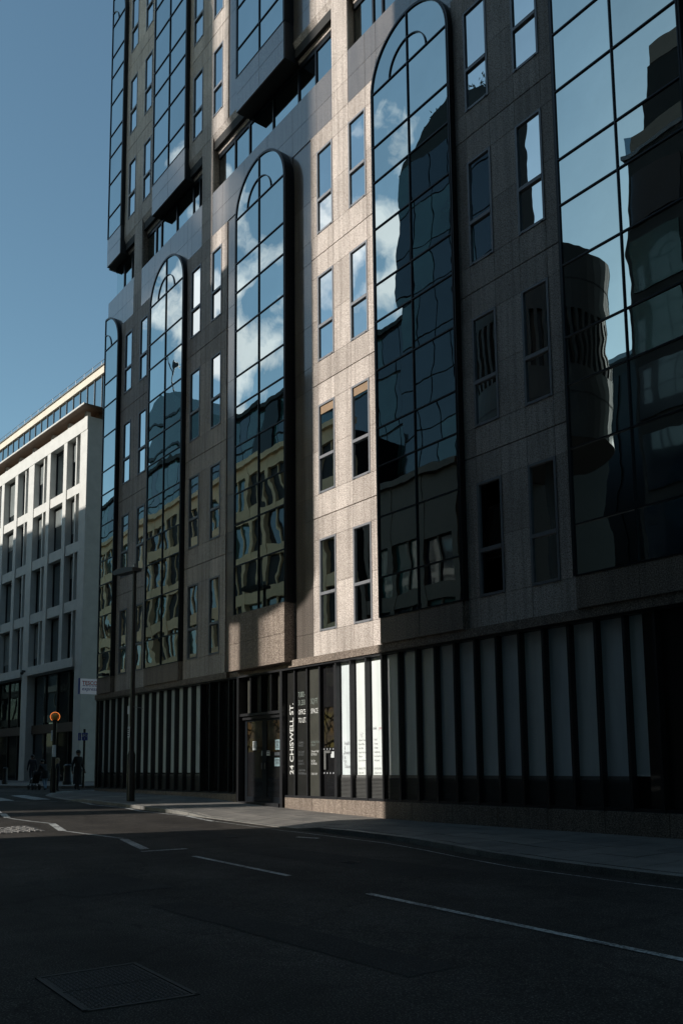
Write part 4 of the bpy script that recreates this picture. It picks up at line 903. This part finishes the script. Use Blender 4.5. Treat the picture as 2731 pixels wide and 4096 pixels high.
# ------------------------------------------------------------------ people
def person(label, x, y, h, face, mats, pose, hair='short'):
    """mats: top, legs, shoes, skin, hair; face: heading in radians (0 = towards -y); pose: dict of joint offsets in fractions of height"""
    z0 = stand(x, y)-.0 if y > 8.5 and x > -26.6 else (stand(x, y) if y > 11 else stand(x, y)-KERB)
    t_ = thing('person', label, 'person', (x, y, z0), 0, 'people by the side street')
    hs = h*S; J = {'pel': (0, 0, .52), 'spi': (0, -.005, .62), 'che': (0, 0, .74), 'nek': (0, -.005, .825), 'hd0': (0, -.012, .87), 'hd1': (0, -.014, .93), 'hd2': (0, -.008, .975),
        'shl': (-.095, 0, .80), 'ell': (-.125, .02, .635), 'wrl': (-.13, -.03, .50), 'hal': (-.13, -.045, .445), 'shr': (.095, 0, .80), 'elr': (.125, .02, .635), 'wrr': (.13, -.03, .50), 'har': (.13, -.045, .445),
        'hpl': (-.05, 0, .50), 'knl': (-.055, -.03, .275), 'anl': (-.055, .02, .045), 'tol': (-.06, -.07, .016), 'hpr': (.05, 0, .50), 'knr': (.055, -.02, .275), 'anr': (.055, .03, .045), 'tor': (.06, -.06, .016)}
    J.update(pose)
    E_ = ['pel spi', 'spi che', 'che nek', 'nek hd0', 'hd0 hd1', 'hd1 hd2', 'che shl', 'shl ell', 'ell wrl', 'wrl hal', 'che shr', 'shr elr', 'elr wrr', 'wrr har', 'pel hpl', 'hpl knl', 'knl anl', 'anl tol', 'pel hpr', 'hpr knr', 'knr anr', 'anr tor']
    RAD = {'pel': .075, 'spi': .072, 'che': .090, 'nek': .034, 'hd0': .045, 'hd1': .052, 'hd2': .036, 'sh': .050, 'el': .031, 'wr': .021, 'ha': .018, 'hp': .062, 'kn': .042, 'an': .027, 'to': .022}
    ks = list(J); me = bpy.data.meshes.new('body'); me.from_pydata([Vector(J[k])*hs for k in ks], [tuple(ks.index(a) for a in e.split()) for e in E_], [])
    ob = bpy.data.objects.new('body', me); col.objects.link(ob); sk = ob.modifiers.new('s', 'SKIN'); ss = ob.modifiers.new('u', 'SUBSURF'); ss.levels = 2; ss.render_levels = 2
    for k, v in zip(ks, me.skin_vertices[0].data):
        r_ = (RAD.get(k) or RAD[k[:2]])*hs; v.radius = (r_*(1.25 if k in ('che', 'pel') else 1), r_*(.85 if k in ('che', 'pel', 'spi') else 1)); v.use_root = k == 'pel'
    dg = bpy.context.evaluated_depsgraph_get(); m2 = bpy.data.meshes.new_from_object(ob.evaluated_get(dg)); bpy.data.objects.remove(ob)
    m2.materials.clear(); [m2.materials.append(MATS[k]) for k in mats[:4]]
    hands = [Vector(J[k])*hs for k in ('hal', 'har')]
    for p in m2.polygons:
        c = p.center; f = c.z/hs; p.use_smooth = True
        p.material_index = 2 if f < .045 else (1 if f < pose.get('_hem', (0, 0, .50))[2] else (3 if f > .835 else 0))
        if any((c-k).length < .04*hs for k in hands): p.material_index = 3
    bo = bpy.data.objects.new('body', m2); finish(bo, t_, (x, y, z0)); bo.rotation_euler.z = face
    # fingers, face and hair
    m = MB(); R3 = Matrix.Rotation(face, 3, 'Z')
    def W(v): return Vector((x, y, z0))+R3 @ (Vector(v)*h)
    for k in ('hal', 'har'):
        b = Vector(J[k]); d = (b-Vector(J['wr'+k[2]])).normalized()
        for i in range(4): q = b+Vector((0, -.012+.008*i, 0)); m.tube([(W(q), .0055*h), (W(q+d*.02), .005*h), (W(q+d*(.04-.004*abs(i-1.4))+Vector((0, -.008, 0))), .004*h)], 6)
        m.tube([(W(b+Vector((0, -.014, .01))), .006*h), (W(b+Vector((0, -.034, -.012))), .0045*h)], 6)
    hd = Vector(J['hd1'])
    m.tube([(W(hd+Vector((0, -.050, .005))), .006*h), (W(hd+Vector((0, -.064, -.012))), .008*h)], 6)
    for sx_ in (-1, 1): m.sphere(W(hd+Vector((.054*sx_, .0, -.005))), .014*h, 8, 6, .4, 1, 1.3)
    m.mat(1)
    for sx_ in (-1, 1): m.sphere(W(hd+Vector((.02*sx_, -.050, .006))), .006*h, 6, 4)
    m.tube([(W(hd+Vector((-.016, -.050, -.034))), .003*h), (W(hd+Vector((.016, -.050, -.034))), .003*h)], 5)
    m.build('face_and_hands', t_, [mats[3], 'hair_dark'])
    m = MB(); m.sphere(W(hd+Vector((0, .012, .018))), .060*h, 16, 10, 1, 1, 1.02)
    if hair == 'long':
        for i in range(9):
            a = math.radians(-10+200*i/8); b = Vector((.052*math.cos(a), .012+.048*math.sin(a), 0)); m.tube([(W(hd+b+Vector((0, 0, .03))), .02*h), (W(hd+b*1.15+Vector((0, .01, -.05))), .024*h), (W(hd+b*1.5+Vector((0, .02, -.14))), .014*h)], 7)
    m.build('hair', t_, mats[4])
    return t_
walk = {'knl': (-.055, -.06, .275), 'anl': (-.055, -.07, .045), 'tol': (-.06, -.14, .03), 'knr': (.055, .02, .27), 'anr': (.055, .13, .09), 'tor': (.06, .09, .03), 'ell': (-.13, .05, .64), 'wrl': (-.135, .05, .50), 'hal': (-.135, .04, .445), 'elr': (.13, -.01, .635), 'wrr': (.135, -.08, .51), 'har': (.135, -.10, .46)}
away = math.radians(180-65)
ma = person('man in long dark coat walking along the pavement past the far corner', -25.75, 9.66, 1.22, away, ['cloth_black', 'cloth_black', 'shoe', 'skin_dark', 'hair_dark'], dict(walk))
# skirt of the long coat
m = MB(); hx = 1.22
def coat(par, x, y, z0, h, face, zt_, zb_, wt, wb, mt, n=14):
    m = MB(); R3 = Matrix.Rotation(face, 3, 'Z'); vs = []
    for k in range(5):
        f = k/4; w = wt+(wb-wt)*f; z = zt_+(zb_-zt_)*f
        for i in range(n): a = 2*math.pi*i/n; vs.append(Vector((x, y, z0))+R3 @ (Vector((w*math.cos(a)*(1+.04*math.sin(5*a)*f), w*.72*math.sin(a), z))*h))
    m.add(vs, [(k*n+i, k*n+(i+1) % n, (k+1)*n+(i+1) % n, (k+1)*n+i) for k in range(4) for i in range(n)], True); return m.build('coat_skirt', par, mt)
coat(ma, -25.75, 9.66, stand(-25.7, 9.7), 1.22, away, .60, .17, .108, .125, 'cloth_black')
wa = person('woman with long fair hair in a dark coat by the crossing', -28.9, 10.15, 1.08, math.radians(160), ['cloth_navy', 'cloth_black', 'shoe', 'skin', 'hair_blonde'], {**walk, 'knl': (-.045, -.02, .275), 'anl': (-.045, 0, .045), 'tol': (-.05, -.07, .016), 'knr': (.045, 0, .275), 'anr': (.045, .03, .045), 'tor': (.05, -.04, .016)}, 'long')
coat(wa, -28.9, 10.15, stand(-28.9, 10.15)-KERB, 1.08, math.radians(160), .60, .32, .098, .118, 'cloth_navy')
pb = person('person in dark jacket and pale jeans bending over the pushchair', -30.35, 10.25, 1.10, math.radians(-75), ['cloth_black', 'denim', 'shoe', 'skin', 'hair_dark'],
    {'spi': (0, -.05, .61), 'che': (0, -.11, .715), 'nek': (0, -.16, .79), 'hd0': (0, -.18, .83), 'hd1': (0, -.20, .885), 'hd2': (0, -.20, .93), 'shl': (-.095, -.13, .765), 'shr': (.095, -.13, .765), 'ell': (-.11, -.17, .62), 'elr': (.11, -.17, .62), 'wrl': (-.09, -.28, .56), 'wrr': (.09, -.28, .56), 'hal': (-.085, -.325, .55), 'har': (.085, -.325, .55), 'knl': (-.055, -.05, .275), 'anl': (-.055, -.03, .045), 'tol': (-.06, -.1, .016), 'knr': (.055, .0, .275), 'anr': (.055, .09, .06), 'tor': (.06, .03, .016)})
coat(pb, -30.35, 10.25, stand(-30.3, 10.2)-KERB, 1.10, math.radians(-75), .60, .36, .105, .14, 'cloth_black')
person('man in dark jacket and face mask striding at far left beyond the pushchair', -36.0, 11.62, 1.20, math.radians(-95), ['cloth_navy', 'cloth_navy', 'shoe', 'skin_dark', 'hair_dark'], dict(walk))
# pushchair
x, y = -30.78, 10.12; z0 = stand(x, y)-KERB
pc = thing('pushchair', 'folding pushchair with a pale hood and blanket being pushed over the crossing', 'pushchair', (x, y, z0))
m = MB(); m.tube([((x+.34, y+.1, z0+.66), .012), ((x+.05, y, z0+.36), .013), ((x-.24, y-.03, z0+.10), .013)], 8); m.tube([((x+.34, y-.12, z0+.66), .012), ((x+.05, y-.2, z0+.36), .013), ((x-.24, y-.22, z0+.10), .013)], 8); m.tube([((x+.34, y+.1, z0+.66), .014), ((x+.34, y-.12, z0+.66), .014)], 8); m.tube([((x-.1, y, z0+.42), .012), ((x+.18, y, z0+.10), .012)], 8); m.tube([((x-.1, y-.2, z0+.42), .012), ((x+.18, y-.22, z0+.10), .012)], 8); m.build('frame', pc, 'pole_black')
m = MB(); m.add([(x-.2, y+.02, z0+.28), (x-.2, y-.2, z0+.28), (x+.08, y-.2, z0+.26), (x+.08, y+.02, z0+.26), (x+.2, y+.02, z0+.6), (x+.2, y-.2, z0+.6), (x+.24, y+.02, z0+.58), (x+.24, y-.2, z0+.58), (x-.2, y+.02, z0+.24), (x-.2, y-.2, z0+.24), (x+.1, y-.2, z0+.22), (x+.1, y+.02, z0+.22)], [(0, 1, 2, 3), (3, 2, 5, 4), (8, 11, 10, 9), (11, 6, 7, 10), (4, 5, 7, 6), (0, 8, 9, 1), (0, 3, 11, 8), (1, 9, 10, 2), (3, 4, 6, 11), (2, 10, 7, 5)]); m.build('seat', pc, 'cloth_black')
m = MB(); nn_ = 8
for i in range(nn_):
    a0, a1 = math.radians(20+110*i/nn_), math.radians(20+110*(i+1)/nn_); cx_, cz = x+.14, z0+.46
    p = [(cx_+.20*math.cos(a), cz+.20*math.sin(a)) for a in (a0, a1)]; m.add([(p[0][0], y+.03, p[0][1]), (p[0][0], y-.21, p[0][1]), (p[1][0], y-.21, p[1][1]), (p[1][0], y+.03, p[1][1])], [(0, 1, 2, 3)]); m.add([(cx_, y-.21, cz), (p[0][0], y-.21, p[0][1]), (p[1][0], y-.21, p[1][1])], [(0, 1, 2)]); m.add([(cx_, y+.03, cz), (p[1][0], y+.03, p[1][1]), (p[0][0], y+.03, p[0][1])], [(0, 1, 2)])
m.build('hood', pc, 'cloth_black')
m = MB(); m.sphere((x-.08, y-.09, z0+.36), .15, 12, 8, 1.0, .75, .45); m.build('blanket', pc, 'cloth_white')
for dx, r_ in ((-.24, .085), (.18, .10)):
    for dy in (.02, -.22):
        m = MB(); m.tube([((x+dx, y+dy-.02, z0+r_), r_), ((x+dx, y+dy+.02, z0+r_), r_)], 16); m.build('wheel', pc, 'shoe')
